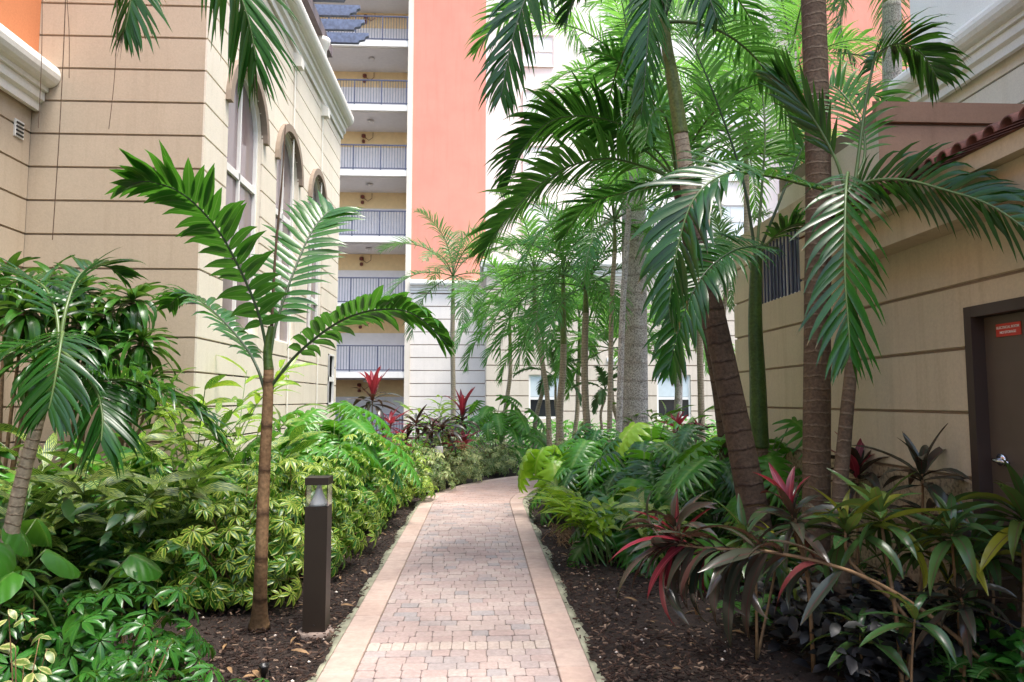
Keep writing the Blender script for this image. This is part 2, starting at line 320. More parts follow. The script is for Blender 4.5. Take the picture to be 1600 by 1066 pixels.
M['chips']=tonemat('bark_chips',[(0,(.015,.008,.006)),(.5,(.05,.027,.019)),(.8,(.11,.065,.045)),(1,(.30,.21,.15))],scale=60)
# ============================ SETTING: ground and path ============================
g=MB()
XS=[-300,-60,-20]+[-8+.4*i for i in range(41)]+[20,60,300]; YS=[-60,-10]+[-1+.4*i for i in range(58)]+[30,60,400]
gi={}
for j,y in enumerate(YS):
    for i,x in enumerate(XS):
        z=-.035
        if -8<=x<=8 and 0<y<21: z=-.03+.025*math.sin(x*3.1+y*1.7)+.02*math.sin(y*4.3-x*2.2)
        if -1.25<x<1.0 and y<12: z=-.06
        if y>=11 and 3.9<math.hypot(x-4.9,y-11.2)<6.3: z=-.075
        if (x<-1.25 or x>1.0) and z>-.07: z+=.02*min(1,max(0,abs(x)-1.2))
        gi[i,j]=g.vert((x,y,z),(x,y))
for j in range(len(YS)-1):
    for i in range(len(XS)-1): g.face(gi[i,j],gi[i+1,j],gi[i+1,j+1],gi[i,j+1])
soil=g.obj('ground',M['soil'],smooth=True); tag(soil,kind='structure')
# path: axis straight to Y=11.2, then an arc turning right about (4.9,11.2)
YB=11.2; CX=4.9
def pth(s,u):      # s distance along, u across from left(0) to right(1.60)
    if s<YB: return V((-.93+u,s,0))
    a=(s-YB)/5.1; r=5.83-u
    return V((CX-math.cos(a)*r,YB+math.sin(a)*r,0))
path=bpy.data.objects.new('path',None); COL.objects.link(path); tag(path,kind='structure')
b=MB(); ss=[1.5+.35*i for i in range(50)]
for s in ss:
    for u in(-.02,1.62): q=pth(s,u); b.vert((q.x,q.y,-.016))
for i in range(len(ss)-1): b.face(2*i,2*i+1,2*i+3,2*i+2)
b.obj('joint_sand',M['sand'],path)
def block(mb,s0,s1,u0,u1,h=0.,c=.006,tone=None,gap=.0013,rot=0):
    if tone is not None: mb.tone=tone
    s0+=gap;s1-=gap;u0+=gap;u1-=gap; b0=len(mb.v); ch=.010 if c>.0025 else c*1.6
    rows=[(0,-.05),(0,h-c),(c,h)]
    for ins,z in rows:
        cs=[(s0+ins,u0+ins),(s0+ins,u1-ins),(s1-ins,u1-ins),(s1-ins,u0+ins)]
        pts=[]
        for k in range(4):      # clipped (tumbled) corners
            a=V(cs[k]); p1=V(cs[k-1]); p2=V(cs[(k+1)%4])
            pts.append(a+(p1-a).normalized()*ch); pts.append(a+(p2-a).normalized()*ch)
        for q in pts:
            w_=pth(q[0],q[1]); mb.vert((w_.x,w_.y,z),(q[1],q[0]))
    for k in range(2):
        for j in range(8): a=b0+k*8+j; n_=b0+k*8+(j+1)%8; mb.face(a,n_,n_+8,a+8)
    mb.face(*[b0+16+j for j in range(8)])
pr=random.Random(3); npv=0; far=MB(); farr=MB()
s=3.62; row=0
BANDS=[(4.74,4.92),(8.05,8.2),(11.05,11.2)]
def rowblocks(s0,s1,kind):
    global npv
    u=.205; off=[0,.07,.035][row%3]; first=True
    while u<1.39:
        wd=pr.choice([.115,.115,.155,.175,.135]) if kind=='f' else .078
        if first and kind=='f': wd=max(.06,wd-off); first=False
        e=u+wd
        if 1.395-e<.05: e=1.395
        tone=pr.random(); h=pr.uniform(-.003,.003)
        if s0>11.2: block(farr,s0,s1,u,e,h,.004,tone)
        elif npv<300:
            k=MB(); block(k,s0,s1,u,e,h,.003)
            k.obj('paver',M['paver_l'] if kind=='b' else M['paver'],path); npv+=1
        else: block(far,s0,s1,u,e,h,.003,tone if kind=='f' else .5)
        u=e
while s<17.5:
    bd=[q for q in BANDS if abs(q[0]-s)<.06]
    h=bd[0][1]-s if bd else pr.choice([.112,.118,.115])
    rowblocks(s,s+h,'b' if bd else 'f'); s+=h; row+=1
tag(far.obj('far_pavers',M['paver_t'],path),kind='stuff'); tag(farr.obj('red_pavers',M['paver_r'],path),kind='stuff')
s=3.5; 
while s<17.5:
    e=s+pr.uniform(.28,.42) if s<11 else s+.25
    for (u0,u1) in((0,.2),(1.4,1.6)):
        k=MB(); n_=3 if s>11 else 1
        block(k,s,e,u0,u1,pr.uniform(.000,.003),.005,gap=.0015); k.obj('border_slab',M['border'],path)
    s=e
# ragged concrete haunch along both edges
for (ua,sg,nm) in((-.004,-1,'l'),(1.604,1,'r')):
    b=MB(); n_=0; s=3.3
    while s<13:
        wd=.05+.05*pr.random()+.03*math.sin(s*5); a=pth(s,ua); c=pth(s,ua+sg*wd*.6); d=pth(s,ua+sg*wd)
        b.vert((a.x,a.y,-.008)); b.vert((c.x,c.y,-.014+pr.uniform(-.006,.006))); b.vert((d.x,d.y,-.07)); n_+=1; s+=.055
    for i in range(n_-1):
        for k in(0,1): b.face(*((3*i+k,3*i+k+1,3*i+4+k,3*i+3+k) if sg>0 else (3*i+k,3*i+3+k,3*i+4+k,3*i+k+1)))
    tag(b.obj('path_edge',M['mosscon'],None,True),kind='structure')
# mulch chips and pebbles
def inpath(x,y,mar=.05):
    if y<YB: return -.93-mar<x<.67+mar
    r=math.hypot(x-CX,y-YB); return 5.83-1.6-mar<r<5.83+mar
b=MB(); cr=random.Random(11)
for i in range(42000):
    y=3+cr.random()**1.6*9; x=cr.uniform(-.85,.95)*(y*.62+.3)
    if not(-2.6<x<3.0) or inpath(x,y,.0+.06*cr.random()): continue
    L=cr.uniform(.012,.045); wd=L*cr.uniform(.2,.5); a=cr.uniform(0,PI); c,s_=math.cos(a),math.sin(a); z=-.03+cr.uniform(0,.045); ti=cr.uniform(-.4,.4)*L; b.tone=cr.random(); h=.003+wd*.2
    q=[(-L/2,-wd/2),(L/2,-wd/3),(L/2*.9,wd/2),(-L/2*.8,wd/2.5)]; k=len(b.v)
    for zz in(0,h):
        for(u,v_) in q: b.vert((x+u*c-v_*s_,y+u*s_+v_*c,z+zz+ti*u/L))
    for f_ in((4,5,6,7),(0,1,5,4),(1,2,6,5),(2,3,7,6),(3,0,4,7)): b.face(*[k+t for t in f_])
tag(b.obj('mulch_chips',M['chips']),'dark brown bark chips strewn over both planting beds','bark mulch',kind='stuff')
b=MB()
for i in range(150):
    y=3.2+cr.random()**1.5*6; x=cr.choice([cr.uniform(-2.2,-1.0),cr.uniform(.75,2.8)]) 
    if inpath(x,y,.03): continue
    r=cr.uniform(.005,.016); k=len(b.v); cx=V((x,y,.01))
    for d in((1,0,0),(0,1,0),(-1,0,0),(0,-1,0),(0,0,.7),(0,0,-.6)): b.vert(cx+V(d)*r*cr.uniform(.7,1.2))
    for j in range(4): b.face(k+j,k+(j+1)%4,k+4); b.face(k+(j+1)%4,k+j,k+5)
tag(b.obj('pebbles',M['pebble'],None,True),'small pale pebbles scattered on the mulch beside the path','pebbles',kind='stuff')
# ============================ BUILDINGS ============================
def courses(parent,fn,a0,a1,z0,z1,m,pitch=.4,phase=1.52,gap=.016,thick=.022,holes=(),name='wall_panel',zmats=None,clip=.0):
    """grooved render: one slab per course. fn(a,z,d)->point, a along the wall, d out of it. holes: (a0,a1,zlo,zspring,arch?)"""
    k=math.floor((z0-phase)/pitch); zz=phase+k*pitch
    while zz<z1:
        b0=max(z0,zz+gap/2); b1=min(z1,zz+pitch-gap/2); zz+=pitch
        if b1-b0<.03: continue
        cuts=sorted({a0,a1}|{x for h in holes for x in(h[0],h[1]) if a0<x<a1}); segs=[]
        fine=[]
        for p,q in zip(cuts,cuts[1:]):
            hs=[h for h in holes if h[0]<=p+1e-6 and h[1]>=q-1e-6]
            if not hs: fine.append((p,q,[(b0,b1)])); continue
            h=hs[0]; stp=12 if h[4] and b1>h[3] else 1
            for i in range(stp):
                u0=p+(q-p)*i/stp; u1=p+(q-p)*(i+1)/stp; top=h[3]
                if h[4]: c_=(h[0]+h[1])/2; r_=(h[1]-h[0])/2; x=max(0,min(abs(u0-c_),abs(u1-c_))); top=h[3]+math.sqrt(max(0,r_*r_-x*x))*h[5]
                iv=[]
                if b0<h[2]: iv.append((b0,min(b1,h[2])))
                if b1>top: iv.append((max(b0,top),b1))
                iv=[t for t in iv if t[1]-t[0]>.004]
                if iv: fine.append((u0,u1,iv))
        if not fine: continue
        e=.005; runs=[]
        for(p,q,ivs) in fine:
            for n_,(c,d) in enumerate(ivs):
                if runs and n_==0 and len(ivs)==1 and abs(runs[-1][-1][1]-p)<1e-6 and not runs[-1][0][4]: runs[-1].append((p,q,c,d,False))
                else: runs.append([(p,q,c,d,len(ivs)>1)])
        for run in runs:
            mb=MB(); mb.tone=1
            for(p,q,c,d,_) in run:
                k0=len(mb.v); ec=e if c<b0+1e-6 else 0; ed=e if d>b1-1e-6 else 0
                for (A,Z,D) in((p,c,0),(q,c,0),(q,d,0),(p,d,0),(p,c+ec,thick),(q,c+ec,thick),(q,d-ed,thick),(p,d-ed,thick)): mb.vert(fn(A,Z,D),(A,Z))
                for f_ in((4,5,6,7),(0,1,5,4),(1,2,6,5),(2,3,7,6),(3,0,4,7)): mb.face(*[k0+t for t in f_])
            mb.obj(name,zmats[1] if zmats and b1<zmats[0] else m,parent)
def window(parent,fn,a0,a1,z0,zs,arch=1,ay=1.,mull=2,rows=(.5,),m=None,fw=.05,depth=-.10,pane='pane',surround=True,name='window',sur=None):
    """framed window in a wall hole; child of building, with frame and panes as its sub-parts"""
    c=(a0+a1)/2; r=(a1-a0)/2
    b=MB(); out=[]
    ring=[]
    n=14 if arch else 1
    if arch:
        for i in range(n+1): g_=PI*i/n; ring.append((c+math.cos(PI-g_)*r,zs+math.sin(g_)*r*ay))
    else: ring=[(a0,zs),(a1,zs)]
    o=[(a0,z0)]+ring+[(a1,z0)]
    def inset(P,w_):
        res=[]; cz=(z0+zs)/2
        for(A,Z) in P:
            A2=min(max(A,a0+w_),a1-w_); 
            if Z<=z0+1e-6: Z2=z0+w_
            elif Z>zs-1e-6:
                if arch: f=(r-w_)/r; A2=c+(A-c)*f; Z2=zs+(Z-zs)*f
                else: Z2=zs-w_
            res.append((A2,Z2))
        return res
    i_=inset(o,fw); nn=len(o)
    for(P,D) in((o,depth+.05),(i_,depth+.05),(i_,depth-.01),(o,depth-.01)):
        for(A,Z) in P: b.vert(fn(A,Z,D),(A,Z))
    for k in range(nn):
        k2=(k+1)%nn
        b.face(k,k2,nn+k2,nn+k); b.face(nn+k,nn+k2,2*nn+k2,2*nn+k)
    W_=b.obj(name,M['vinyl'],parent)
    pg=MB(); [pg.vert(fn(A,Z,depth),(A,Z)) for(A,Z) in o]; pg.face(*range(nn)); pg.obj('pane',M[pane],W_)
    mb=MB()
    def bar(p,q,c_,d_):
        k0=len(mb.v)
        for(A,Z,D) in((p,c_,depth),(q,c_,depth),(q,d_,depth),(p,d_,depth),(p,c_,depth+.042),(q,c_,depth+.042),(q,d_,depth+.042),(p,d_,depth+.042)): mb.vert(fn(A,Z,D),(A,Z))
        for f_ in((4,5,6,7),(0,1,5,4),(1,2,6,5),(2,3,7,6),(3,0,4,7)): mb.face(*[k0+t for t in f_])
    for i in range(1,mull): A=a0+(a1-a0)*i/mull; bar(A-.02,A+.02,z0+fw,zs+(r*ay-fw if arch else -fw))
    for rr in rows: Z=z0+(zs-z0)*rr; bar(a0+fw,a1-fw,Z-.05,Z+.05)
    if mb.v: mb.obj('mullion',M['vinyl'],W_)
    # reveal
    rv=MB()
    for D in(.0,depth-.01):
        for(A,Z) in o: rv.vert(fn(c+(A-c)*.994,Z-.004 if Z>=zs else Z+.003,D),(A,Z))
    for k in range(nn): rv.face(k,(k+1)%nn,nn+(k+1)%nn,nn+k)
    rv.obj('reveal',sur or M['cream'],W_)
    if surround and arch:
        sb=MB(); R0=r+.01; R1=r+.13; n=18
        for i in range(n+1):
            g_=PI*i/n
            for(RR,D) in((R0,0),(R0,.09),(R1,.09),(R1,0)): sb.vert(fn(c+math.cos(PI-g_)*RR,zs+math.sin(g_)*RR*ay,D))
        for i in range(n):
            for k in range(3): sb.face(4*i+k,4*i+4+k,4*i+5+k,4*i+1+k)
        sb.face(0,1,2,3); sb.face(4*n+3,4*n+2,4*n+1,4*n)
        sb.obj('arch_moulding',M['groove'],W_)
    return W_
def cornice(parent,fn,a0,a1,z,s=1.,m='trim'):
    """layered lower steps and a rolled top, total height .62*s; fn(a,z,d)"""
    b=MB(); b.prism([(0,z),(.06*s,z),(.06*s,z+.10*s),(.11*s,z+.13*s),(.11*s,z+.24*s),(0,z+.24*s)],lambda u,v,a:fn(a,v,u),a0,a1); b.obj('cornice_step',M[m],parent)
    pr_=[(0,z+.243*s),(.15*s,z+.243*s),(.15*s,z+.30*s)]+[(.16*s+.13*s*math.sin(g_*PI/8),z+.45*s-.15*s*math.cos(g_*PI/8)) for g_ in range(9)]+[(0,z+.60*s)]
    b=MB(); b.prism(pr_,lambda u,v,a:fn(a,v,u),a0,a1); b.obj('cornice_roll',M[m],parent)
# --- left wing
XL=-3.3; YL=8.45; YE=16.5
lw=thing('building','beige grooved wing with tall arched windows left of the path, pergola on its roof','building',(XL,YL,0))
wins=[(9.2,10.66),(11.42,12.78),(13.62,14.86)]
holesL=[]
for(a,c) in wins: holesL+=[(a,c,2.55,5.45,1,1.0),(a,c,.75,2.37,0,1)]
holesL.append((15.6,16.15,1.5,2.6,0,1))
fS=lambda a,z,d:(XL+d,a,z)
fF=lambda a,z,d:(a,YL-d,z)
b=MB()   # backing walls with window openings: built as columns between windows
ys=[YL]+[y for q in wins for y in q]+[YE]
for i in range(0,len(ys),2): b.box(XL-.28,XL,ys[i],ys[i+1],-.2,7.72)
for(a,c) in wins:
    b.box(XL-.28,XL,a,c,-.2,.75); b.box(XL-.28,XL,a,c,2.37,2.55)
    r=(c-a)/2; n=12
    for i in range(n):
        u0=a+(c-a)*i/n; u1=a+(c-a)*(i+1)/n; x=min(abs(u0-(a+c)/2),abs(u1-(a+c)/2)); b.box(XL-.28,XL,u0,u1,5.45+math.sqrt(max(0,r*r-x*x)),7.72)
b.box(-5.28,XL-.28,YL,YL+.28,-.2,7.72); b.box(-5.4,XL-.28,YE-.28,YE,-.2,7.72); b.box(-5.4,-5.28,YL,YE-.28,-.2,7.72)
b.box(-5.4,XL-.28,YL+.28,YE-.28,7.55,7.7)
b.obj('wall',M['groove'],lw)
courses(lw,fS,YL-.022,YE,-.2,7.7,M['cream'],holes=holesL)  # side face lighter than the front: its brighter light put into the colour
courses(lw,fF,-5.28,XL-.0,-.2,7.7,M['beige'])
for(a,c) in wins:
    window(lw,fS,a,c,2.55,5.45,1,1.,2,(.36,.74))
    window(lw,fS,a,c,.75,2.37,0,1.,2,(),surround=False)
window(lw,fS,15.6,16.15,1.5,2.6,0,1.,1,(.5,),surround=False,depth=.0,fw=.04)
cornice(lw,fS,YL-.3,YE+.1,7.72,1.05); cornice(lw,fF,-5.28,XL,7.72,1.05)
for(y) in(12.35,14.55):
    b=MB(); b.box(XL+.022,XL+.16,y-.10,y+.10,7.42,7.6); b.prism([(0,7.6),(.14,7.6),(0,7.68)],lambda u,v,a:(XL+.022+u,a,v),y-.10,y+.10); s_=b.obj('scupper',M['trim'],lw)
    b=MB(); b.tube([V((XL+.05,y-.06,7.42)),V((XL+.05,y-.06,1.0))],.014,6); b.obj('drain_pipe',M['trim'],lw)
# roof terrace column and pergola
pc=thing('pergola','blue grey timber pergola with notched rafter ends on top of the arched wing','pergola',(-3.9,16.4,8.35))
b=MB(); b.lathe((-3.72,16.3,8.2),[(.16,0),(.16,.08),(.13,.1),(.12,1.55),(.15,1.58),(.17,1.66),(.19,1.7),(.19,1.8)],20); b.obj('column',M['trim'],pc,True)
b=MB(); b.box(-3.84,-3.66,11.0,17.2,10.0,10.25); b.obj('beam',M['pergbeam'],pc)
for i in range(9):
    y=17.0-i*.62; b=MB(); x1=-2.75
    pf=[(-7,10.27),(x1-.25,10.27),(x1-.22,10.33),(x1-.1,10.35),(x1-.07,10.42),(x1,10.45),(x1,10.52),(-7,10.52)]
    b.prism(pf,lambda u,v,a:(u,a,v),y-.05,y+.05); b.obj('rafter',M['pergola'],pc)
# --- far-left return wall: grooved below, cornice, orange above
fl=thing('building','orange upper wall on a white rolled cornice above beige grooved wall, at left edge','building',(-5.3,6,0))
fN=lambda a,z,d:(-5.3+d,a,z)
b=MB(); b.box(-5.6,-5.3,-10,YL,-.2,5.0); b.obj('wall',M['groove'],fl)
courses(fl,fN,-10,YL-.03,-.2,5.02,M['beige'])
b=MB(); b.box(-5.7,-5.24,-10,YL-.025,5.03,9.5); b.obj('upper_wall',M['orange'],fl)
cornice(fl,lambda a,z,d:(-5.24+d,a,z),-10,YL-.03,4.98,.95)
b=MB(); b.box(-5.278,-5.262,8.12,8.28,4.58,4.78); v_=b.obj('vent',M['vinyl'],fl)
for i in range(4): b=MB(); b.box(-5.262,-5.25,8.14,8.26,4.60+i*.045,4.618+i*.045); b.obj('louvre',M['black'],v_)
# --- balcony tower with coral wall (Y=32)
YT=32.
tw=thing('building','tall block with stacked railed walkways beside a blank coral wall','building',(-3.2,YT,0))
x0,x1=-9.6,-3.36
for k in range(9):
    zf=2.85+3.05*k-3.05      # floor level
    b=MB(); b.box(x0,x1,YT-.02,YT+2.6,zf-.28,zf-.004); b.obj('floor_slab',M['trim'],tw)
    b=MB(); b.box(x0,x1,YT+.15,YT+2.6,zf-.285,zf-.2801); 
    b=MB(); b.box(x0,x1,YT+.16,YT+2.6,zf-.30,zf-.285); c_=b.obj('ceiling',M['gceil'],tw)
    b=MB(); b.box(x0,x1,YT+2.6,YT+2.8,zf+1.95,zf+2.77); b.obj('back_wall',M['peach'],tw)
    b=MB(); b.box(x0,x1,YT+2.58,YT+2.8,zf-.28,zf+1.95); b.obj('back_wall',M['pale'],tw)
    rl=MB(); rl.box(x0,x1,YT-.03,YT+.03,zf+1.12,zf+1.17); rl.box(x0,x1,YT-.02,YT+.02,zf+.05,zf+.09); rail=rl.obj('railing',M['rail'],tw)
    for xp in(-3.42,-4.55,-5.78,-7.0,-8.2): pb=MB(); pb.box(xp-.025,xp+.025,YT-.028,YT+.028,zf,zf+1.12); pb.obj('post',M['rail'],rail)
    ba=MB(); x=x0+.06
    while x<x1: ba.box(x-.009,x+.009,YT-.009,YT+.009,zf+.09,zf+1.12); x+=.125
    tag(ba.obj('balusters',M['rail'],rail),kind='stuff')
    lt=MB(); lt.lathe((-5.2,YT+1.1,zf+2.69),[(.06,-.09),(.12,-.07),(.15,-.02),(.15,0)],14); lt.obj('ceiling_light',M['gceil'],tw,True)
    al=MB(); al.lathe((-5.75,YT+2.5,zf+2.42),[(.06,0),(.1,.03),(.1,.14),(.06,.17)],10); al.lathe((-5.75,YT+2.5,zf+2.16),[(.05,0),(.08,.03),(.08,.12),(.05,.15)],10)
    al.tube([V((-5.75,YT+2.55,zf+2.5)),V((-5.5,YT+2.55,zf+2.3)),V((-5.3,YT+2.55,zf+2.45)),V((-5.3,YT+2.55,zf+2.7))],.014,5); al.obj('alarm_horn',M['alarm'],tw)
b=MB(); b.box(x1,-3.12,YT-.06,YT+3,-.2,30); b.box(x0-.3,x0,YT-.06,YT+3,-.2,30); b.obj('pillar',M['cream'],tw)
b=MB(); b.box(-3.12,.22,YT,YT+6,6.95,30); b.box(x0,-3.12,YT+2.9,YT+6,-.2,30); b.obj('coral_wall',M['coral'],tw)
b=MB(); b.box(-3.12,.22,YT+.02,YT+6,-.2,6.4); b.obj('wall',M['groove'],tw)
fT=lambda a,z,d:(a,YT+.02-d,z)
M['beige_lt']=stucco('light_beige_render',(.84,.78,.69),streak=.12)
courses(tw,fT,-3.12,.24,-.2,6.38,M['beige_lt'],pitch=.575,phase=.6,gap=.035,thick=.03)
cornice(tw,lambda a,z,d:(a,YT+.0-d,z),-3.12,.30,6.38,.95)
# --- podium wall to the right (Y=27)
YP=27.
pd=thing('building','low beige grooved podium with white cornice and small windows behind the palms','building',(5,YP,0))
fP=lambda a,z,d:(a,YP-d,z)
pw=[(1.83,3.13),(6.7,8.0)]
hp=[(a,c,.9,2.55,0,1) for a,c in pw]
b=MB(); xs=[.24]+[x for q in pw for x in q]+[16.]
for i in range(0,len(xs),2): b.box(xs[i],xs[i+1],YP,YP+.3,-.2,6.35)
for a,c in pw: b.box(a,c,YP,YP+.3,-.2,.9); b.box(a,c,YP,YP+.3,2.55,6.35)
b.box(.24,.5,YP+.3,YT-.05,-.2,6.35); b.obj('wall',M['groove'],pd)
courses(pd,fP,.24,16,-.2,6.33,M['beige_far'],pitch=.575,phase=.6,gap=.035,thick=.03,holes=hp)
courses(pd,lambda a,z,d:(.24-d,a,z),YP,YT-.1,-.2,6.33,M['beige_far'],pitch=.575,phase=.6,gap=.035,thick=.03)
cornice(pd,fP,.1,16,6.33,.95); cornice(pd,lambda a,z,d:(.24-d,a,z),YP-.2,YT-.4,6.33,.95)
for a,c in pw:
    W_=window(pd,fP,a,c,.9,2.55,0,1.,1,(.46,),surround=False,pane='pane_dk',fw=.07,depth=-.08)
    b=MB(); b.box(a+.07,c-.07,YP+.05,YP+.07,1.72,2.48); b.obj('blind',M['blind'],W_)
b=MB(); b.box(.24,16,YP+.3,YP+4,6.2,6.3); b.obj('roof_deck',M['trim'],pd)
b=MB(); b.box(5.05,5.2,YP-.09,YP-.03,3.05,3.2); b.box(4.8,4.93,YP-.09,YP-.03,3.05,3.2); b.obj('outlet_box',M['vinyl'],pd)
# --- sunlit white facade beyond
YW=40.
wf=thing('building','bright cream white facade rising far behind the palms right of the coral wall','building',(10,YW,0))
wh=[]
for zi in range(8):
    for xi,xw in enumerate((2.4,8.2,13.5)): wh.append((xw,xw+1.8,7.6+3.3*zi,9.5+3.3*zi,0,1))
b=MB(); b.box(.24,18.6,YW,YW+5,-.2,34); b.obj('wall',M['white'],wf)
b=MB(); b.box(18.62,36,YW-3,YW+5,-.2,34); b.obj('coral_wall',M['coral'],wf)
fW=lambda a,z,d:(a,YW-d,z)
for h in wh: window(wf,lambda a,z,d:(a,YW-.13-d,z),h[0],h[1],h[2],h[3],0,1.,2,(.5,),surround=False,pane='pane_far',fw=.07,sur=M['white'])
# --- electrical room on the right (X=3.03)
XR=3.03
er=thing('building','low beige electrical room with brown door and clay tile eave at right','building',(XR,5,0))
fR=lambda a,z,d:(XR-d,a,z)
dr=(3.0,4.29,0.0,2.17,0,1); bw=(6.55,7.62,2.62,3.25,0,1)
b=MB()
b.box(XR,XR+.25,.5,dr[0],-.2,2.9); b.box(XR,XR+.25,dr[0],dr[1],2.17,2.9); b.box(XR,XR+.25,dr[1],5.88,-.2,2.9)
b.box(XR,XR+.25,5.88,bw[0],-.2,3.5); b.box(XR,XR+.25,bw[0],bw[1],-.2,2.62); b.box(XR,XR+.25,bw[0],bw[1],3.25,3.5); b.box(XR,XR+.25,bw[1],8.3,-.2,3.5)
b.box(XR+.25,6.5,8.05,8.3,-.2,3.5)
b.box(XR+.25,6.5,5.95,8.05,3.3,3.45)
b.obj('wall',M['groove'],er)
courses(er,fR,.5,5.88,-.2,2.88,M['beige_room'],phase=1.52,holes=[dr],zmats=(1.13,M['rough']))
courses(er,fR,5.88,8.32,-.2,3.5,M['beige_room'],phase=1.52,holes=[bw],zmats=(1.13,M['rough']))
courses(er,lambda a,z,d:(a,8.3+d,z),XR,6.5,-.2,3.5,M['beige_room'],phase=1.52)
# eave
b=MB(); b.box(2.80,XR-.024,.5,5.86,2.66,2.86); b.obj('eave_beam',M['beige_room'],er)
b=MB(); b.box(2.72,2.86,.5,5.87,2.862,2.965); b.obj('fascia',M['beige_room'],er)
b=MB(); b.prism([(2.70,2.967),(5.2,3.9),(5.2,3.84),(2.86,2.94)],lambda u,v,a:(u,a,v),.5,5.88); b.obj('roof',M['tile_r'],er)
y=.6
while y<5.82:
    b=MB(); n=7; L0=(2.66,2.975); sl=(5.2-2.7,3.9-2.967)
    for t in(0,1):
        for(rr) in(.052,.038):
            for i in range(n+1):
                g_=PI*i/n; b.vert((2.66+t*.42,y+math.cos(g_)*rr,2.985+t*.157+math.sin(g_)*rr))
    q=n+1
    for i in range(n): b.face(i,i+1,2*q+i+1,2*q+i); b.face(q+i+1,q+i,3*q+i,3*q+i+1); b.face(i,q+i,q+i+1,i+1)
    b.obj('roof_tile',M['tile_r'],er,True); y+=.128
rt=MB(); y=.6
while y<5.82:
    for t in range(1,6):
        q=len(rt.v)
        for tt,rr in((t,.052),(t+1.05,.044)):
            for i in range(6): g_=PI*i/5; rt.vert((2.66+tt*.42,y+math.cos(g_)*rr,2.99+tt*.157+math.sin(g_)*rr))
        for i in range(5): rt.face(q+i,q+i+1,q+6+i+1,q+6+i)
    y+=.128
tag(rt.obj('upper_roof_tiles',M['tile_r'],er,True),kind='stuff')
# door
DX=XR+.05
dobj=MB(); dobj.box(DX,DX+.045,dr[0]+.06,dr[1]-.06,.02,2.10); door=dobj.obj('door',M['louver'],er)
fb=MB(); fb.box(XR-.034,XR+.12,dr[1]-.06,dr[1]+.004,0,2.17); fb.box(XR-.034,XR+.12,dr[0]-.004,dr[0]+.06,0,2.17); fb.box(XR-.034,XR+.12,dr[0]+.061,dr[1]-.061,2.103,2.17); fb.obj('door_frame',M['frame_dk'],er)
for i in range(15):
    z=.42+i*.045; b=MB(); b.prism([(0,z),(-.022,z-.012),(-.022,z-.004),(0,z+.012)],lambda u,v,a:(DX-.002+u,a,v),3.2,4.05); b.obj('louvre',M['louver'],door)
b=MB(); b.box(DX-.02,DX-.001,3.15,3.195,.37,1.12); b.box(DX-.02,DX-.001,4.055,4.10,.37,1.12); b.box(DX-.02,DX-.001,3.195,4.055,1.08,1.12); b.obj('grille_frame',M['louver'],door)
hz=at(1537,719,4.12).z
b=MB(); b.prism([(math.cos(i*PI/8)*.035,math.sin(i*PI/8)*.035) for i in range(16)],lambda u,v,a:(a,4.13+u,hz+v),DX-.02,DX-.001)
b.tube([V((DX-.02,4.13,hz)),V((DX-.065,4.13,hz)),V((DX-.07,4.11,hz-.002)),V((DX-.068,4.0,hz-.008))],.011,8); b.obj('door_handle',M['chrome'],door,True)
# sign
s0=at(1560,508,3.98); 
b=MB(); b.box(DX-.006,DX-.001,3.93,4.125,1.972,2.048); sg=b.obj('sign',M['red'],door)
def text(body,size,loc,rot,m,parent,name='lettering'):
    cu=bpy.data.curves.new('lettering','FONT'); cu.body=body; cu.size=size; cu.align_x='CENTER'; cu.align_y='CENTER'; cu.extrude=.0006; cu.offset=size*.02
    to=bpy.data.objects.new('t',cu); COL.objects.link(to); dg=bpy.context.evaluated_depsgraph_get(); me=bpy.data.meshes.new_from_object(to.evaluated_get(dg))
    bpy.data.objects.remove(to,do_unlink=True); me.materials.clear(); me.materials.append(m)
    return put(name,me,parent,Matrix.Translation(loc)@rot.to_4x4())
rotR=Matrix(((0,0,-1),(-1,0,0),(0,1,0)))       # text facing -X, reading towards -Y
text('ELECTRICAL ROOM',.0205,V((DX-.0075,4.028,2.024)),rotR,M['signw'],sg)
text('NO STORAGE',.0205,V((DX-.0075,4.028,1.995)),rotR,M['signw'],sg)
b=MB(); b.box(XR-.03,XR+.1,dr[0]+.06,dr[1]-.06,0,.018); b.obj('threshold',M['chrome'],er)
for z in(.3,1.05,1.85): b=MB(); b.tube([V((DX-.008,3.062,z-.05)),V((DX-.008,3.062,z+.05))],.008,8); b.obj('hinge',M['chrome'],door)
# barred window
W_=window(er,fR,bw[0],bw[1],bw[2],bw[3],0,1.,2,(),surround=False,pane='pane_b',fw=.04,depth=-.12)
y=bw[0]+.06
while y<bw[1]: b=MB(); b.box(XR+.0,XR+.016,y-.007,y+.007,2.60,3.27); b.obj('bar',M['rail'],W_); y+=.085
# --- brown block above
bb=thing('building','brown pink rendered block with grooves rising above the tiled eave','building',(3.44,5.9,0))
b=MB(); b.box(3.46,9,5.92,8.0,3.47,4.14); b.obj('wall',M['groove'],bb)
courses(bb,lambda a,z,d:(a,5.92-d,z),3.44,9,3.0,3.98,M['brown'],pitch=.66,phase=3.44,gap=.025)
courses(bb,lambda a,z,d:(3.46-d,a,z),5.9,8.0,3.5,3.98,M['cream'],pitch=.66,phase=3.44,gap=.025)
b=MB(); b.prism([(0,4.0),(.03,4.0),(.05,4.17),(-.02,4.2),(-.02,4.0)],lambda u,v,a:(a,5.9-u,v),3.41,9); b.obj('coping',M['brown'],bb)
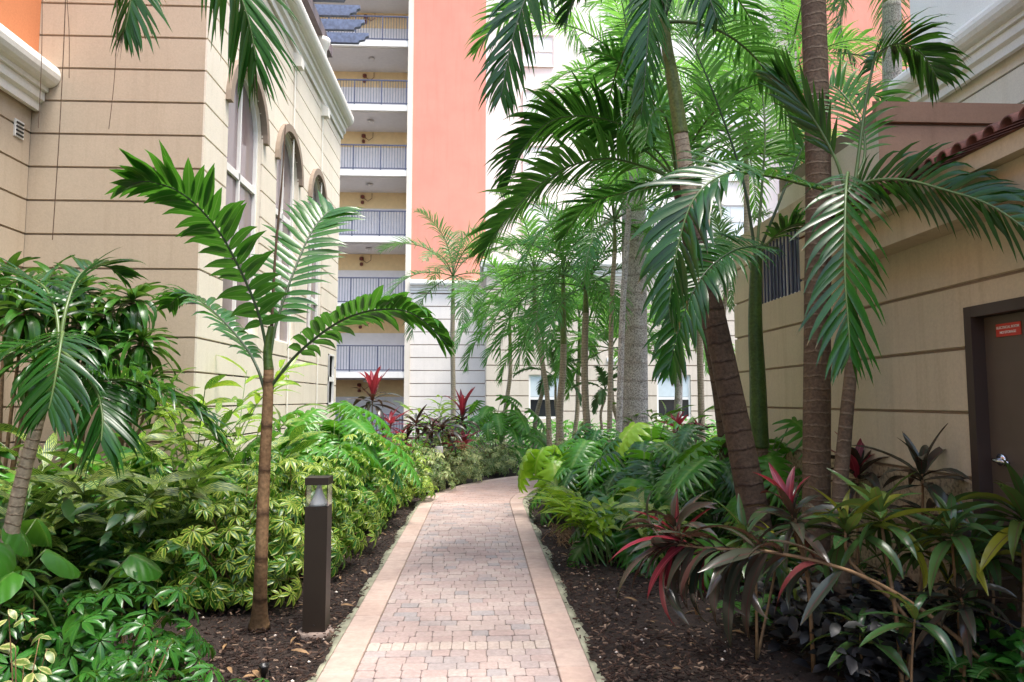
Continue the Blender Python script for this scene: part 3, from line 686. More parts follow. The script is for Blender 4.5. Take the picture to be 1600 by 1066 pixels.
# --- tall white building top right
tr=thing('building','tall white building with stepped cornice at the top right corner','building',(5.7,6,0))
fX=lambda a,z,d:(5.7-d,a,z)
b=MB(); b.box(5.72,6.2,-12,8.75,-.2,5.3); b.obj('wall',M['groove'],tr)
courses(tr,fX,-3,8.77,3.0,5.3,M['cream'])
b=MB(); b.box(5.62,9,-12,8.78,5.3,14); b.obj('upper_wall',M['white'],tr)
cornice(tr,lambda a,z,d:(5.62-d,a,z),-3,8.9,5.25,.95)
# ============================ VEGETATION ============================
UP=V((0,0,1))
def cr_curve(P,n):
    out=[]; m_=len(P)-1
    for i in range(n+1):
        t=i/n*m_; k=min(int(t),m_-1); f=t-k
        p0=P[max(k-1,0)];p1=P[k];p2=P[k+1];p3=P[min(k+2,m_)]
        out.append(.5*((2*p1)+(p2-p0)*f+(2*p0-5*p1+4*p2-p3)*f*f+(3*p1-p0-3*p2+p3)*f**3))
    return out
def arc(e0,bend,L,n=16,power=1.3,side=0):
    pts=[V((0,0,0))]; a=0
    for i in range(n):
        s=(i+.5)/n; e=e0-bend*s**power; a=side*s
        pts.append(pts[-1]+V((math.cos(e)*math.cos(a),math.cos(e)*math.sin(a),math.sin(e)))*(L/n))
    return pts
def strip(mb,p,d,wv,L,W,droop,seg=4,vee=.25,prof=None,dsp=1.6):
    """one leaflet: starts at p, heads along d, blade width along wv, bends to gravity"""
    d=d.normalized(); n_=d.cross(wv).normalized(); b=len(mb.v); q=p.copy(); dd=d.copy()
    for i in range(seg+1):
        s=i/seg
        wd=(prof[i] if prof else (math.sin(PI*min(1,.12+.88*s)**.75)))*W*.5
        w_=(wv-dd*wv.dot(dd)); w_=w_.normalized() if w_.length>1e-5 else dd.orthogonal().normalized(); nn=dd.cross(w_)
        if i==seg: mb.vert(q,(.5,1)); break
        mb.vert(q-w_*wd+nn*(wd*vee),(0,s)); mb.vert(q,(.5,s)); mb.vert(q+w_*wd+nn*(wd*vee),(1,s))
        dd=(dd+V((0,0,-1))*(droop*(s+.15)**dsp)/seg*2).normalized(); q=q+dd*(L/seg)
    for i in range(seg-1):
        k=b+3*i; mb.face(k,k+1,k+4,k+3); mb.face(k+1,k+2,k+5,k+4)
    k=b+3*(seg-1); mb.face(k,k+1,k+3); mb.face(k+1,k+2,k+3)
def frond_geo(P,side,nl,LL,W,droop,rs,t0=.16,vee=.3,fwd=(65,22),lift=.28,twist=(0,0),rr=.012,seg=4,prof=None,emit=None,lprof=.55,plum=0,skip=0.):
    """P: rachis points. returns (rachis mb, leaflet mb); emit(mb) is called per leaflet instead when given"""
    pts=cr_curve(P,40); n=len(pts)
    r=MB(); r.tube(pts,[rr*(1-.8*i/(n-1))+.001 for i in range(n)],6)
    lm=MB()
    for k in range(nl):
        tt=t0+(1-t0)*(k+.5)/nl; x=tt*(n-1); i=min(int(x),n-2); f=x-i; p=pts[i].lerp(pts[i+1],f)
        t=(pts[min(i+2,n-1)]-pts[max(i-1,0)]).normalized()
        sv=(side-t*side.dot(t)).normalized()
        sv=Matrix.Rotation(R(twist[0]+(twist[1]-twist[0])*tt),3,t)@sv
        nv=sv.cross(t)
        u=(tt-t0)/(1-t0); ll=LL*(max(.02,math.sin(PI*(.12+.80*u)))**lprof)*(1 if u<.9 else 1-.35*(u-.9)/.1)
        for sg in(-1,1):
            if rs.random()<skip: continue
            a=R(fwd[0]+(fwd[1]-fwd[0])*u+rs.uniform(-9,9)); li=lift+rs.uniform(-.12,.12)+plum*rs.uniform(-1,1)
            d=(sv*sg*math.sin(a)+t*math.cos(a)+nv*li)
            d.normalize(); l1=ll*rs.uniform(.82,1.1)
            mb=MB() if emit else lm
            mb.tone=rs.uniform(.6,1.4)
            strip(mb,p+t*rs.uniform(-.004,.004),d,t*1.,l1,W*rs.uniform(.85,1.1)*(.6+.4*ll/LL),droop*rs.uniform(.5,1.6),seg,vee,prof)
            if emit: emit(mb)
    return r,lm
PROFB=[.35,.95,1,.85,.45,0]      # broad leaflets
PROFN=[.4,.9,1,.75,0]
def frond(parent,P,mk,nl,LL,W,droop,seed,parts=False,name='frond',up=None,rm='rachis',rep=None,**kw):
    """frond through world points P, child of palm; with parts its leaflets are sub-parts"""
    base=wloc(parent); rs=random.Random(seed); Q=[p-base for p in P]
    h=P[-1]-P[0]; h.z=0
    if h.length<.02: h=V((0,-1,0))
    side=kw.pop('side',None) or h.cross(UP).normalized()
    if rep: nl=int(nl*rep)
    if parts:
        r,_=frond_geo(Q,side,0,LL,W,droop,rs); fo=r.obj(name,M[rm],None,True); fo.parent=parent; 
        def em(mb):
            o=mb.obj('leaflet',M[mk],None,True); o.parent=fo
        frond_geo(Q,side,nl,LL,W,droop,rs,emit=em,**kw)
    else:
        r,l=frond_geo(Q,side,nl,LL,W,droop,rs,**kw); b0=len(l.v); 
        l.v+=r.v; l.uv+=r.uv; l.t+=r.t; l.mi+=[1]*len(r.f); l.f+=[tuple(i+b0 for i in f) for f in r.f]
        fo=l.obj(name,[M[mk],M[rm]],None,True); fo.parent=parent
    return fo
_fc={}
def gen_frond(mk,e0,bend,L,nl,LL,W,droop,seed,rm='rachis',**kw):
    key=(mk,round(e0,2),round(bend,2),round(L,2),nl,seed,round(LL,2))
    if key not in _fc:
        rs=random.Random(seed); P=arc(R(e0),R(bend),L,12,side=rs.uniform(-.25,.25))
        r,l=frond_geo(P,V((0,-1,0)),nl,LL,W,droop,rs,rr=.006+.005*L,**kw); b0=len(l.v)
        l.v+=r.v; l.uv+=r.uv; l.t+=r.t; l.mi+=[1]*len(r.f); l.f+=[tuple(i+b0 for i in f) for f in r.f]
        _fc[key]=l.mesh('frond',[M[mk],M[rm]],True)
    return _fc[key]
def crown(parent,c,mk,L,n,seed,nl=34,LL=.4,W=.03,droop=.9,es=(80,-15),az0=0,azs=360,rm='rachis',nv=5,bend=95,**kw):
    rs=random.Random(seed); vs=[]
    for v_ in range(nv):
        e=es[0]+(es[1]-es[0])*v_/(nv-1); vs.append(gen_frond(mk,e,bend+15*(v_%2),L,nl,LL,W,droop,seed%4*10+v_,rm,**kw))
    for i in range(n):
        a=R(az0+azs*((i*.618034)%1)+rs.uniform(-8,8)); v_=min(nv-1,int(i/n*nv)); sc=rs.uniform(.88,1.08)
        Mx=Matrix.Translation(c)@Matrix.Rotation(a,4,'Z')@Matrix.Diagonal((sc,sc,sc,1))
        put('frond',vs[v_],parent,Mx)
def trunk(parent,P,r0,r1,mk,rings=0,flare=1.5,name='trunk',sides=16,base=True):
    bs=wloc(parent); Q=cr_curve([p-bs for p in P],60); n=len(Q); rad=[]
    L=0
    for i in range(n):
        if i:L+=(Q[i]-Q[i-1]).length
        s=i/(n-1); r=r0+(r1-r0)*s
        if base: r*=1+(flare-1)*math.exp(-s*14)
        if rings: r*=1+.022*abs(math.sin(L*PI*rings))
        rad.append(r)
    b=MB(); b.tube(Q,rad,sides); o=b.obj(name,M[mk],None,True); o.parent=parent; return o
# ---- G: slender young palm left of the path, leaflets built singly
Yg=5.12; pg_=thing('palm_tree','slender young palm with broad dark leaflets and upright spear, left of the bollard light','palm tree',ground(405,978))
trunk(pg_,[ground(405,978),at(408,880,Yg),at(413,740,Yg),at(418,640,Yg),at(420,575,Yg)],.045,.034,'tr_g',3,1.7)
trunk(pg_,[at(420,578,Yg),at(418,545,Yg),at(424,510,Yg)],.036,.02,'shaft_d',base=False,name='crownshaft')
kw=dict(parts=True,prof=PROFB,seg=5,rm='rachis_d',rr=.011)
frond(pg_,[at(419,560,Yg),at(404,490,5.08),at(372,415,5.0),at(335,352,4.9),at(285,303,4.78),at(235,284,4.68),at(205,288,4.62)],'palm_g',30,.36,.075,.55,1,twist=(38,25),t0=.12,fwd=(78,30),lift=.15,vee=.2,**kw)
frond(pg_,[at(422,560,Yg),at(432,505,5.2),at(456,433,5.35),at(484,368,5.55),at(512,332,5.7),at(530,330,5.8)],'palm_g',28,.37,.052,.5,2,twist=(10,0),side=V((1,0,0)),t0=.2,fwd=(75,35),lift=.1,vee=.2,**kw)
frond(pg_,[at(422,606,Yg),at(466,552,5.1),at(530,503,5.05),at(592,484,5.0),at(648,492,4.95),at(700,540,4.9)],'palm_g',28,.30,.07,1.1,3,twist=(-12,-30),t0=.2,fwd=(74,30),lift=.2,vee=.35,**kw)
frond(pg_,[at(417,625,Yg),at(404,580,5.2),at(384,543,5.3),at(350,503,5.4),at(312,470,5.5),at(282,463,5.55),at(264,478,5.6)],'palm_g',26,.27,.055,1.2,4,twist=(0,15),t0=.25,fwd=(72,30),lift=.25,vee=.3,**kw)
b=MB(); b.tube([p-wloc(pg_) for p in cr_curve([at(424,515,Yg),at(430,400,Yg),at(440,290,5.1),at(446,195,5.1)],12)],[.013-.0007*i for i in range(13)],6); o=b.obj('spear',M['twig'],None,True); o.parent=pg_
# ---- H: small palm at the left edge
Yh=4.4; H0=at(-45,1010,Yh); H0.z=0
ph=thing('palm_tree','small tan stemmed palm with dark drooping fronds at the left edge','palm tree',H0)
trunk(ph,[H0,at(8,870,Yh),at(32,760,Yh),at(60,655,Yh)],.05,.034,'tr_tan',8,1.4); trunk(ph,[at(59,658,Yh),at(75,610,Yh),at(92,560,Yh)],.034,.026,'shaft',base=False,name='crownshaft')
kw=dict(parts=True,prof=PROFB,seg=5,rm='rachis',rr=.009)
ch=at(93,545,Yh)
frond(ph,[ch,at(98,520,4.3),at(96,530,4.15),at(90,570,4.05),at(82,615,4.0),at(76,640,3.98)],'palm',24,.36,.032,.9,5,side=V((1,0,0)),t0=.2,fwd=(66,30),lift=.1,**kw)
frond(ph,[ch,at(120,570,4.35),at(160,592,4.3),at(205,594,4.25),at(255,614,4.2),at(305,645,4.15),at(342,690,4.1)],'palm',34,.38,.038,1.1,6,twist=(-15,-25),t0=.2,**kw)
frond(ph,[ch,at(125,575,4.3),at(150,610,4.2),at(160,650,4.1),at(158,690,4.05)],'palm',24,.36,.032,.9,7,side=V((1,0,0)),t0=.25,**kw)
frond(ph,[ch,at(88,490,4.5),at(70,450,4.6),at(40,435,4.7),at(5,450,4.8)],'palm',20,.36,.036,.8,8,t0=.2,**kw)
frond(ph,[ch,at(104,480,4.5),at(125,430,4.7),at(160,415,4.9),at(190,430,5.0)],'palm',18,.30,.036,.8,9,t0=.25,**kw)
frond(ph,[ch,at(60,540,4.3),at(20,550,4.2),at(-30,590,4.1),at(-70,650,4.0)],'palm',24,.38,.036,1.,10,t0=.2,**kw)
# ---- I: palm outside the left edge, fronds hanging into the picture top
I0=V((-3.75,4.3,0)); pi_=thing('palm_tree','tall palm whose dark fronds hang into the top left corner','palm tree',I0)
trunk(pi_,[I0,V((-3.8,4.35,2.5)),V((-3.7,4.4,5.2))],.1,.08,'tr_brown',9); Ic=V((-3.7,4.4,5.3))
frond(pi_,[Ic,at(0,-260,4.5),at(120,-240,4.6),at(190,-120,4.7),at(205,-20,4.7),at(195,50,4.7)],'palm',40,.42,.036,.6,11,side=V((1,0,0)),fwd=(60,14),t0=.3,seg=4)
frond(pi_,[Ic,at(60,-330,4.6),at(240,-240,4.8),at(340,-90,4.9),at(385,20,4.95),at(400,95,5.0)],'palm',46,.66,.038,.55,12,side=V((.9,.2,.2)),fwd=(52,10),t0=.3,seg=5)
frond(pi_,[Ic,at(-120,-300,4.4),at(-40,-230,4.2),at(10,-110,4.1),at(30,-40,4.05)],'palm',30,.38,.034,.6,13,fwd=(60,16),t0=.3)
crown(pi_,Ic,'palm',2.2,4,14,nl=44,LL=.5,W=.034,az0=120,azs=200,es=(80,20))
# ---- A: thick straight trunk right
A0=V((2.47,5.3,0)); pa=thing('palm_tree','thick straight brown palm trunk right of the leaning one, crown above the picture','palm tree',A0)
trunk(pa,[A0,at(1275,850,5.3),at(1277,500,5.3),at(1277,200,5.3),V((2.62,5.32,6.9))],.102,.088,'tr_brown',9,1.25,sides=24)
trunk(pa,[V((2.62,5.32,6.9)),V((2.63,5.32,7.8))],.088,.06,'shaft',base=False,name='crownshaft')
crown(pa,V((2.63,5.32,7.8)),'palm',2.6,8,21,nl=50,LL=.6,W=.035,es=(75,5))
# ---- B: leaning palm
Yb=5.72; B0=ground(1200,938); pb_=thing('palm_tree','leaning dark trunked palm with tan crownshaft and hanging feather fronds','palm tree',B0)
trunk(pb_,[B0,at(1178,800,Yb),at(1140,610,Yb),at(1104,440,Yb),at(1080,330,Yb)],.130,.07,'tr_dark',8,1.15,sides=24)
trunk(pb_,[at(1081,334,Yb),at(1074,280,Yb),at(1063,205,Yb)],.069,.056,'tr_tan',14,base=False,name='ringed_stem')
trunk(pb_,[at(1064,210,Yb),at(1052,130,Yb),at(1043,80,Yb),at(1037,30,Yb)],.062,.04,'shaft',base=False,name='crownshaft')
cb=at(1037,35,Yb)
kw=dict(t0=.22,seg=5,rm='rachis_d',rr=.012)
frond(pb_,[cb,at(1000,-60,5.6),at(930,-110,5.4),at(862,-80,5.2),at(822,-5,5.05),at(797,75,5.0),at(783,150,4.95)],'palm',52,.46,.040,.75,31,side=V((1,.1,.1)),fwd=(62,22),**kw)
frond(pb_,[cb,at(1035,-30,5.5),at(1024,-40,5.35),at(1016,0,5.25),at(1010,90,5.2),at(1002,180,5.2)],'palm',46,.40,.036,.6,32,side=V((1,0,0)),fwd=(50,20),**kw)
frond(pb_,[cb,at(1060,-30,5.6),at(1085,-40,5.4),at(1105,-10,5.3),at(1120,30,5.25)],'palm',30,.36,.036,.7,33,side=V((1,0,0)),fwd=(55,25),**kw)
frond(pb_,[cb,at(1010,-30,5.8),at(960,-60,6.0),at(910,-30,6.2),at(885,30,6.3)],'palm',40,.40,.034,.8,34,**kw)
crown(pb_,cb,'palm_m',2.2,6,35,nl=44,LL=.48,W=.034,es=(80,20),az0=20,azs=150)
# ---- N: palm behind the leaning one, arched fronds to the left
Yn=7.5; N0=ground(1150,864); N0.y=7.5; N0.x=at(1150,700,7.5).x; pn_=thing('palm_tree','palm behind the leaning trunk with glossy fronds arching left','palm tree',N0)
cn=at(1058,285,Yn); trunk(pn_,[N0,at(1128,620,Yn),at(1092,450,Yn),at(1070,340,Yn),cn],.10,.06,'tr_dark',8)
kw=dict(t0=.2,seg=5,rm='rachis',rr=.013)
frond(pn_,[cn,at(1030,240,7.45),at(980,200,7.35),at(920,182,7.2),at(860,190,7.1),at(815,235,7.0),at(795,285,6.95)],'palm',66,.62,.045,.9,41,twist=(35,35),**kw)
frond(pn_,[cn,at(1010,262,7.4),at(950,248,7.2),at(885,262,7.0),at(830,300,6.9),at(785,350,6.8),at(760,385,6.8)],'palm_m',66,.62,.045,.9,42,twist=(35,35),**kw)
frond(pn_,[cn,at(1030,290,7.7),at(980,300,7.9),at(920,320,8.1),at(880,370,8.2)],'palm_m',44,.6,.045,1.,43,**kw)
frond(pn_,[cn,at(1050,200,7.6),at(1010,140,7.8),at(950,120,8.1),at(900,150,8.4)],'palm_m',44,.55,.045,.9,44,**kw)
crown(pn_,cn,'palm_m',2.0,9,45,nl=40,LL=.5,W=.04,es=(80,30),az0=0,azs=360)
# ---- C: green stemmed palm by the wall
Yc=6.5; C0=at(1190,760,Yc); C0.z=0; pcm=thing('palm_tree','palm with smooth green stem between the leaning trunk and the barred window','palm tree',C0)
trunk(pcm,[C0,at(1192,800,Yc),at(1188,690,Yc)],.07,.065,'tr_brown',8); trunk(pcm,[at(1187,700,Yc),at(1184,600,Yc),at(1180,500,Yc),at(1182,400,Yc)],.085,.052,'shaft_d',base=False,name='crownshaft')
cc=at(1181,405,Yc); kw=dict(t0=.3,seg=4,rr=.014)
frond(pcm,[cc,at(1165,300,6.5),at(1140,215,6.6),at(1100,110,6.8),at(1060,30,7.0),at(1000,-20,7.2)],'palm_l',50,.55,.036,.7,51,side=V((1,.3,0)),rm='rachis_d',**kw)
frond(pcm,[cc,at(1212,330,6.4),at(1250,240,6.6),at(1300,160,6.9),at(1370,150,7.1),at(1420,190,7.2)],'palm_m',46,.5,.036,.8,52,rm='rachis_d',**kw)
frond(pcm,[cc,at(1190,300,6.7),at(1195,190,7.0),at(1180,90,7.3),at(1150,30,7.7)],'palm_l',46,.5,.036,.7,53,side=V((1,0,0)),**kw)
frond(pcm,[at(1215,388,6.0),at(1180,385,5.6),at(1140,395,5.3),at(1095,435,5.1),at(1062,510,5.0),at(1045,580,4.95)],'palm',40,.42,.045,1.2,54,twist=(-30,-30),t0=.1,seg=5,rr=.01,rm='rachis_d')
frond(pcm,[cc,at(1210,370,6.2),at(1250,350,6.0),at(1300,370,5.8)],'palm',26,.4,.04,1.,55,**kw)
# ---- D: young palm in front of the thick trunk; leaflets built singly
Yd=4.75; D0=at(1316,850,Yd); D0.z=0; pd_=thing('palm_tree','young palm with blue green fronds spreading before the thick trunk, one hanging straight down','palm tree',D0)
trunk(pd_,[D0,at(1312,800,Yd),at(1320,680,Yd),at(1330,570,Yd),at(1332,480,Yd)],.055,.034,'tr_brown',12); trunk(pd_,[at(1332,482,Yd),at(1328,400,Yd),at(1323,320,Yd)],.034,.024,'shaft',base=False,name='crownshaft')
cd=at(1322,305,Yd); kw=dict(parts=True,prof=PROFB,seg=5,rm='rachis',rr=.011)
frond(pd_,[cd,at(1325,270,4.6),at(1322,290,4.35),at(1320,350,4.2),at(1320,430,4.1),at(1325,500,4.05),at(1328,545,4.02)],'palm',27,.46,.040,.8,61,side=V((1,0,0)),t0=.22,fwd=(60,20),lift=.1,vee=.25,**kw)
frond(pd_,[cd,at(1352,285,4.55),at(1410,281,4.25),at(1480,298,3.85),at(1550,322,3.5),at(1625,375,3.2)],'palm',30,.40,.042,.9,62,side=V((0,-.65,.75)),t0=.12,fwd=(55,22),**kw)
frond(pd_,[cd,at(1308,255,4.75),at(1280,200,4.8),at(1245,150,4.85),at(1218,118,4.9)],'palm',26,.40,.034,.15,63,side=V((.5,-.7,.3)),t0=.3,fwd=(26,10),lift=.05,**kw)
frond(pd_,[at(1334,300,Yd),at(1350,180,4.8),at(1360,122,4.8),at(1372,84,4.8),at(1405,68,4.8),at(1440,84,4.8),at(1462,118,4.8)],'palm',34,.42,.036,1.2,64,twist=(-10,-10),t0=.38,fwd=(70,30),**kw)
frond(pd_,[cd,at(1270,292,4.6),at(1200,275,4.45),at(1135,272,4.35),at(1085,310,4.25),at(1058,390,4.2),at(1045,480,4.2)],'palm',34,.50,.05,1.0,65,twist=(-20,-35),t0=.12,fwd=(68,22),**kw)
frond(pd_,[cd,at(1350,250,4.9),at(1345,190,5.1),at(1310,140,5.3),at(1280,130,5.5)],'palm_m',24,.36,.036,.6,66,t0=.3,**kw)
frond(pd_,[cd,at(1340,340,4.95),at(1370,330,5.1),at(1400,350,5.2)],'palm_m',16,.28,.04,.8,67,t0=.1,**kw)
# ---- E: royal palms
def royal(px,pyb,Y,pytop,w0,seed,label,mk='palm_s',fl=3.6,shaft=2.,**kw2):
    base=at(px,pyb,Y); base.z=0; p=thing('palm_tree',label,'palm tree',base,'tall royal palms'); top=at(px-4,pytop,Y)
    trunk(p,[base,(base+top)/2,top],w0,w0*.8,'tr_grey',0,1.15,sides=22); t2=top+V((0,0,shaft)); trunk(p,[top,t2],w0*.8,w0*.45,'shaft',base=False,name='crownshaft')
    crown(p,t2,mk,fl,13,seed,nl=60,LL=.75,W=.03,droop=1.3,es=(75,-35),bend=90,plum=.35,**kw2); return p
royal(992,700,13.5,-90,.255,71,'stout speckled grey royal palm trunk behind the monstera leaves','palm_l',3.6,1.3)
royal(1397,700,12.6,6,.20,72,'grey royal palm with green crownshaft above the brown block','palm_s',2.8,1.3)
# ---- M: slim christmas palms of the middle distance
def slim(px,pyc,Y,wpx,seed,label,mk='palm_m',fl=None,shp=60,n=13,lean=0,tm='tr_tan',nl=32,es=(85,-12)):
    sc=Y/1120; fl=(fl or 110*sc)*1.12; base=at(px+lean,640,Y); base.z=0; c=at(px,pyc,Y); p=thing('palm_tree',label,'palm tree',base,'slim palms in the middle distance')
    sh=c-V((0,0,shp*sc)); r=wpx*sc/2*.8
    rq=random.Random(seed); base+=V((rq.uniform(-.35,.35),rq.uniform(-.2,.2),0)); p.location=base
    trunk(p,[base,(base*.55+sh*.45)+V((rq.uniform(-.09,.09),0,0)),(base*.2+sh*.8)+V((rq.uniform(-.05,.05),0,0)),sh],r*1.15,r*.95,tm,9,1.3,sides=12); trunk(p,[sh,sh.lerp(c,.5),c],r*1.05,r*.55,'shaft',base=False,name='crownshaft',sides=12)
    crown(p,c,mk,fl or 110*sc,n,seed,nl=nl,LL=fl*.27,W=.034 if Y<16 else .042,droop=1.0,es=es,bend=78,plum=.18); return p
slim(708,432,22,9,81,'lone slim palm standing before the coral wall above the red cordylines','palm_s',2.3)
slim(797,498,20,8,82,'short slim palm left of the small podium window','palm_m',1.9)
slim(880,430,15,13,83,'pale ringed palm in front of the right edge of the podium window','palm_m',2.1,shp=110,n=15)
slim(915,450,14,13,84,'ringed palm close left of the stout grey trunk','palm_m',2.1,shp=40,n=15)
slim(848,520,18,8,85,'thin palm crossing the middle of the podium window','palm_m',1.8)
slim(955,545,17,8,86,'thin palm just left of the speckled grey trunk','palm_l',1.6)
slim(905,500,19,8,87,'thin palm between the two ringed palms','palm_m',1.5)
slim(868,590,17.5,5,88,'tiny palm with drooping leaves below the podium window blind','palm_s',.9,n=9,shp=15)
slim(945,610,16,5,89,'tiny bluish palm left of the grey trunk foot','palm_s',.7,n=8,shp=15)
slim(1062,520,17,14,90,'white blotched trunk palm right of the stout grey trunk','palm_l',1.5,tm='tr_grey',shp=20)
slim(1135,420,13,9,91,'palm with pale fronds left of the beige building corner','palm_s',1.4,shp=30)
slim(1165,215,11.5,11,92,'tall bright green palm behind the barred window corner','palm_l',2.2,shp=60,n=13,nl=44)
slim(1235,95,13.5,11,93,'taller lime green palm showing behind the thick trunk','palm_l',2.5,shp=60,n=13,nl=44)
slim(1090,60,15,11,94,'high pale palm behind the leaning palm crown','palm_l',2.4,shp=60,n=12,nl=44)
slim(985,120,12.0,11,97,'high lime green palm whose crown shows left of the leaning crownshaft','palm_l',2.2,shp=60,n=12,nl=44,tm='tr_grey')
slim(835,425,16.5,9,95,'palm with tangled crown left of the ringed pair','palm_l',2.0,shp=50,lean=12)
slim(960,345,12.5,9,96,'leafy palm crown before the stout grey trunk','palm_m',1.9,shp=50,n=15)
# ---------------- broad leaves ----------------
def bend_pts(n,L,arch,start=0.):
    pts=[(0.,0.,start)]; x=z=0
    for i in range(n):
        s=(i+.5)/n; a=start-arch*s; x+=math.cos(a)*L/n; z+=math.sin(a)*L/n; pts.append((x,z,start-arch*(i+1)/n))
    return pts
def blade(name,mk,W,prof,arch=.8,vee=.25,wave=0,seg=8,seed=0,twist=0,pet=0.,mb=None,M_=None,tone=None,out=None):
    """simple blade of unit length along +X"""
    own=mb is None; mb=mb or MB(); rs=random.Random(seed); b=len(mb.v)
    if tone is not None: mb.tone=tone
    P=bend_pts(seg,1.,arch); k0=rs.uniform(0,6)
    for i,(x,z,a) in enumerate(P):
        s=i/seg; wd=W*.5*prof(s); tw=twist*s
        nx,nz=-math.sin(a),math.cos(a)
        for u in(-1,0,1):
            h=abs(u)*vee*wd+(wave*math.sin(k0+s*11+u*1.7)*abs(u)*W*.3 if wave else 0)
            yy=u*wd*math.cos(tw)-h*math.sin(tw); hh=u*wd*math.sin(tw)+h*math.cos(tw)
            q=V((x+nx*hh,yy,z+nz*hh)); q=M_@q if M_ else q; mb.vert(q,((u+1)/2,s))
    for i in range(seg):
        k=b+3*i; mb.face(k,k+1,k+4,k+3); mb.face(k+1,k+2,k+5,k+4)
    return mb.mesh(name,M[mk],True) if own else mb
lance=lambda s: max(.02,math.sin(PI*min(1,(s+.02))**.8)**.75) if s<.98 else .02
strapp=lambda s: (.35+.65*min(1,s*4))*(max(0,1-s)**.45 if s>.5 else 1)*1. if s<.99 else .02
oval=lambda s: max(.03,math.sin(PI*min(1,s*.96+.02)))**.8
def variants(fn,n): return [fn(i) for i in range(n)]
def lobed(name,mk,nl,depth,width,seed,arch=.6,cup=.25,notch=.6,a0=125,a1=25):
    """cut leaf: lobes on both sides of a midrib, unit length along +X"""
    rs=random.Random(seed); mb=MB(); rows=nl*6; P=bend_pts(rows,1.,arch); side=[]
    rv=[rs.uniform(.85,1.1) for _ in range(nl+1)]
    for sg in(-1,1):
        b=len(mb.v)
        for i in range(rows+1):
            v=i/rows; x,z,a=P[i]; ph=(v*nl)%1 if i<rows else 0; li=min(nl-1,int(v*nl))
            m_=depth+(1-depth)*max(0,math.sin(PI*ph))**notch
            wv=width*.5*(math.sin(PI*(.22+.76*v))**.7)*rv[li]*m_+.01
            an=R(a0+(a1-a0)*v**.8+ (14*(ph-.5) if 0<ph<1 else 0))
            dx=math.cos(an)*wv; dy=math.sin(an)*wv*sg
            for c,u in enumerate((0,.5,1)):
                h=-cup*(u*wv)**2/width*4+.35*u*wv*(1-u)
                mb.vert((x+dx*u*math.cos(a)-math.sin(a)*h,dy*u,z+dx*u*math.sin(a)+math.cos(a)*h),(.5+sg*.5*u*wv/(width*.5+.01),v))
        for i in range(rows):
            for c in(0,1):
                k=b+3*i+c; mb.face(*((k,k+1,k+4,k+3) if sg<0 else (k,k+3,k+4,k+1)))
    return mb.mesh(name,M[mk],True)
def palmate(name,mk,n,L,W,seed,span=300,arch=.7,tilt=-.15,mb=None,M_=None,tone=1):
    own=mb is None; mb=mb or MB(); rs=random.Random(seed)
    for i in range(n):
        a=R(-span/2+span*i/(n-1)+rs.uniform(-6,6)); l=L*(.75+.25*math.cos(a*.6))*rs.uniform(.85,1.1)
        X=Matrix.Rotation(a,4,'Z')@Matrix.Rotation(-tilt+rs.uniform(-.1,.1),4,'Y')@Matrix.Translation((L*.08,0,0))@Matrix.Diagonal((l,l,l,1))
        if M_: X=M_@X
        blade('x',mk,W/L,oval,arch,.3,0,3,i,rs.uniform(-.3,.3),mb=mb,M_=X,tone=rs.uniform(.6,1.4)*tone)
    return mb.mesh(name,M[mk],True) if own else mb
def orient(p,d,n,s=1.):
    x=d.normalized(); z=n-x*n.dot(x); z=z.normalized() if z.length>1e-4 else x.orthogonal().normalized(); y=z.cross(x)
    Mx=Matrix((x*s,y*s,z*s)).transposed().to_4x4(); Mx.translation=p; return Mx
def sph(az,el): return V((math.cos(el)*math.cos(az),math.cos(el)*math.sin(az),math.sin(el)))
L_gin=variants(lambda i:blade('ginger_leaf','ging',.20,lance,.5+.3*i,.25,.15,8,i,.3*(i-1)),4)
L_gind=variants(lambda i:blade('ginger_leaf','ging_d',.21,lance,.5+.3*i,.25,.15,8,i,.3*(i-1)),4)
L_giny=variants(lambda i:blade('ginger_leaf','ging_y',.17,lance,.5+.3*i,.25,.15,8,i,.3*(i-1)),4)
L_drac=variants(lambda i:blade('dracaena_leaf','drac',.17,lance,1.0+.45*i,.3,.35,10,i,.5*(i-1.5)),4)
L_cord=variants(lambda i:blade('cordyline_leaf','cord',.165,lance,.35+.4*i,.35,.1,9,i,.5*(i-1)),4)
L_cordg=variants(lambda i:blade('cordyline_leaf','cord_g',.18,lance,.35+.4*i,.35,.1,9,i,.5*(i-1)),4)
L_cordr=variants(lambda i:blade('cordyline_leaf','cord_r',.17,lance,.3+.3*i,.35,.1,9,i,.5*(i-1)),3)
L_mon=variants(lambda i:lobed('monstera_leaf','mon',[7,8,8,9][i],.24,1.1,i,.45+.2*i),4)
L_monl=variants(lambda i:lobed('monstera_leaf','mon_l',7,.5,1.1,i+5,.5+.2*i),3)
L_monb=variants(lambda i:lobed('monstera_leaf','sel',[7,8,9][i],.26,1.1,i+30,.5+.2*i),3)
L_sel=variants(lambda i:lobed('philodendron_leaf','sel',[9,8,10][i],.22,1.0,i+9,.5+.2*i,notch=.5,a0=135,a1=18),3)
L_aloc=variants(lambda i:lobed('alocasia_leaf','aloc',1,.0,1.05,i+20,.5+.3*i,notch=.28,a0=150,a1=30),2)
L_hedge=variants(lambda i:palmate('leaf_cluster','hedge',7,.115,.042,i),4)
L_hedgep=variants(lambda i:palmate('leaf_cluster','hedge_p',6,.10,.040,i+9),3)
L_sch=variants(lambda i:palmate('leaf_cluster','scheff',8,.15,.045,i+5,span=330,arch=.6),3)
L_yel=variants(lambda i:blade('leaf','yel',.5,oval,.5+.2*i,.15,.1,6,i),3)
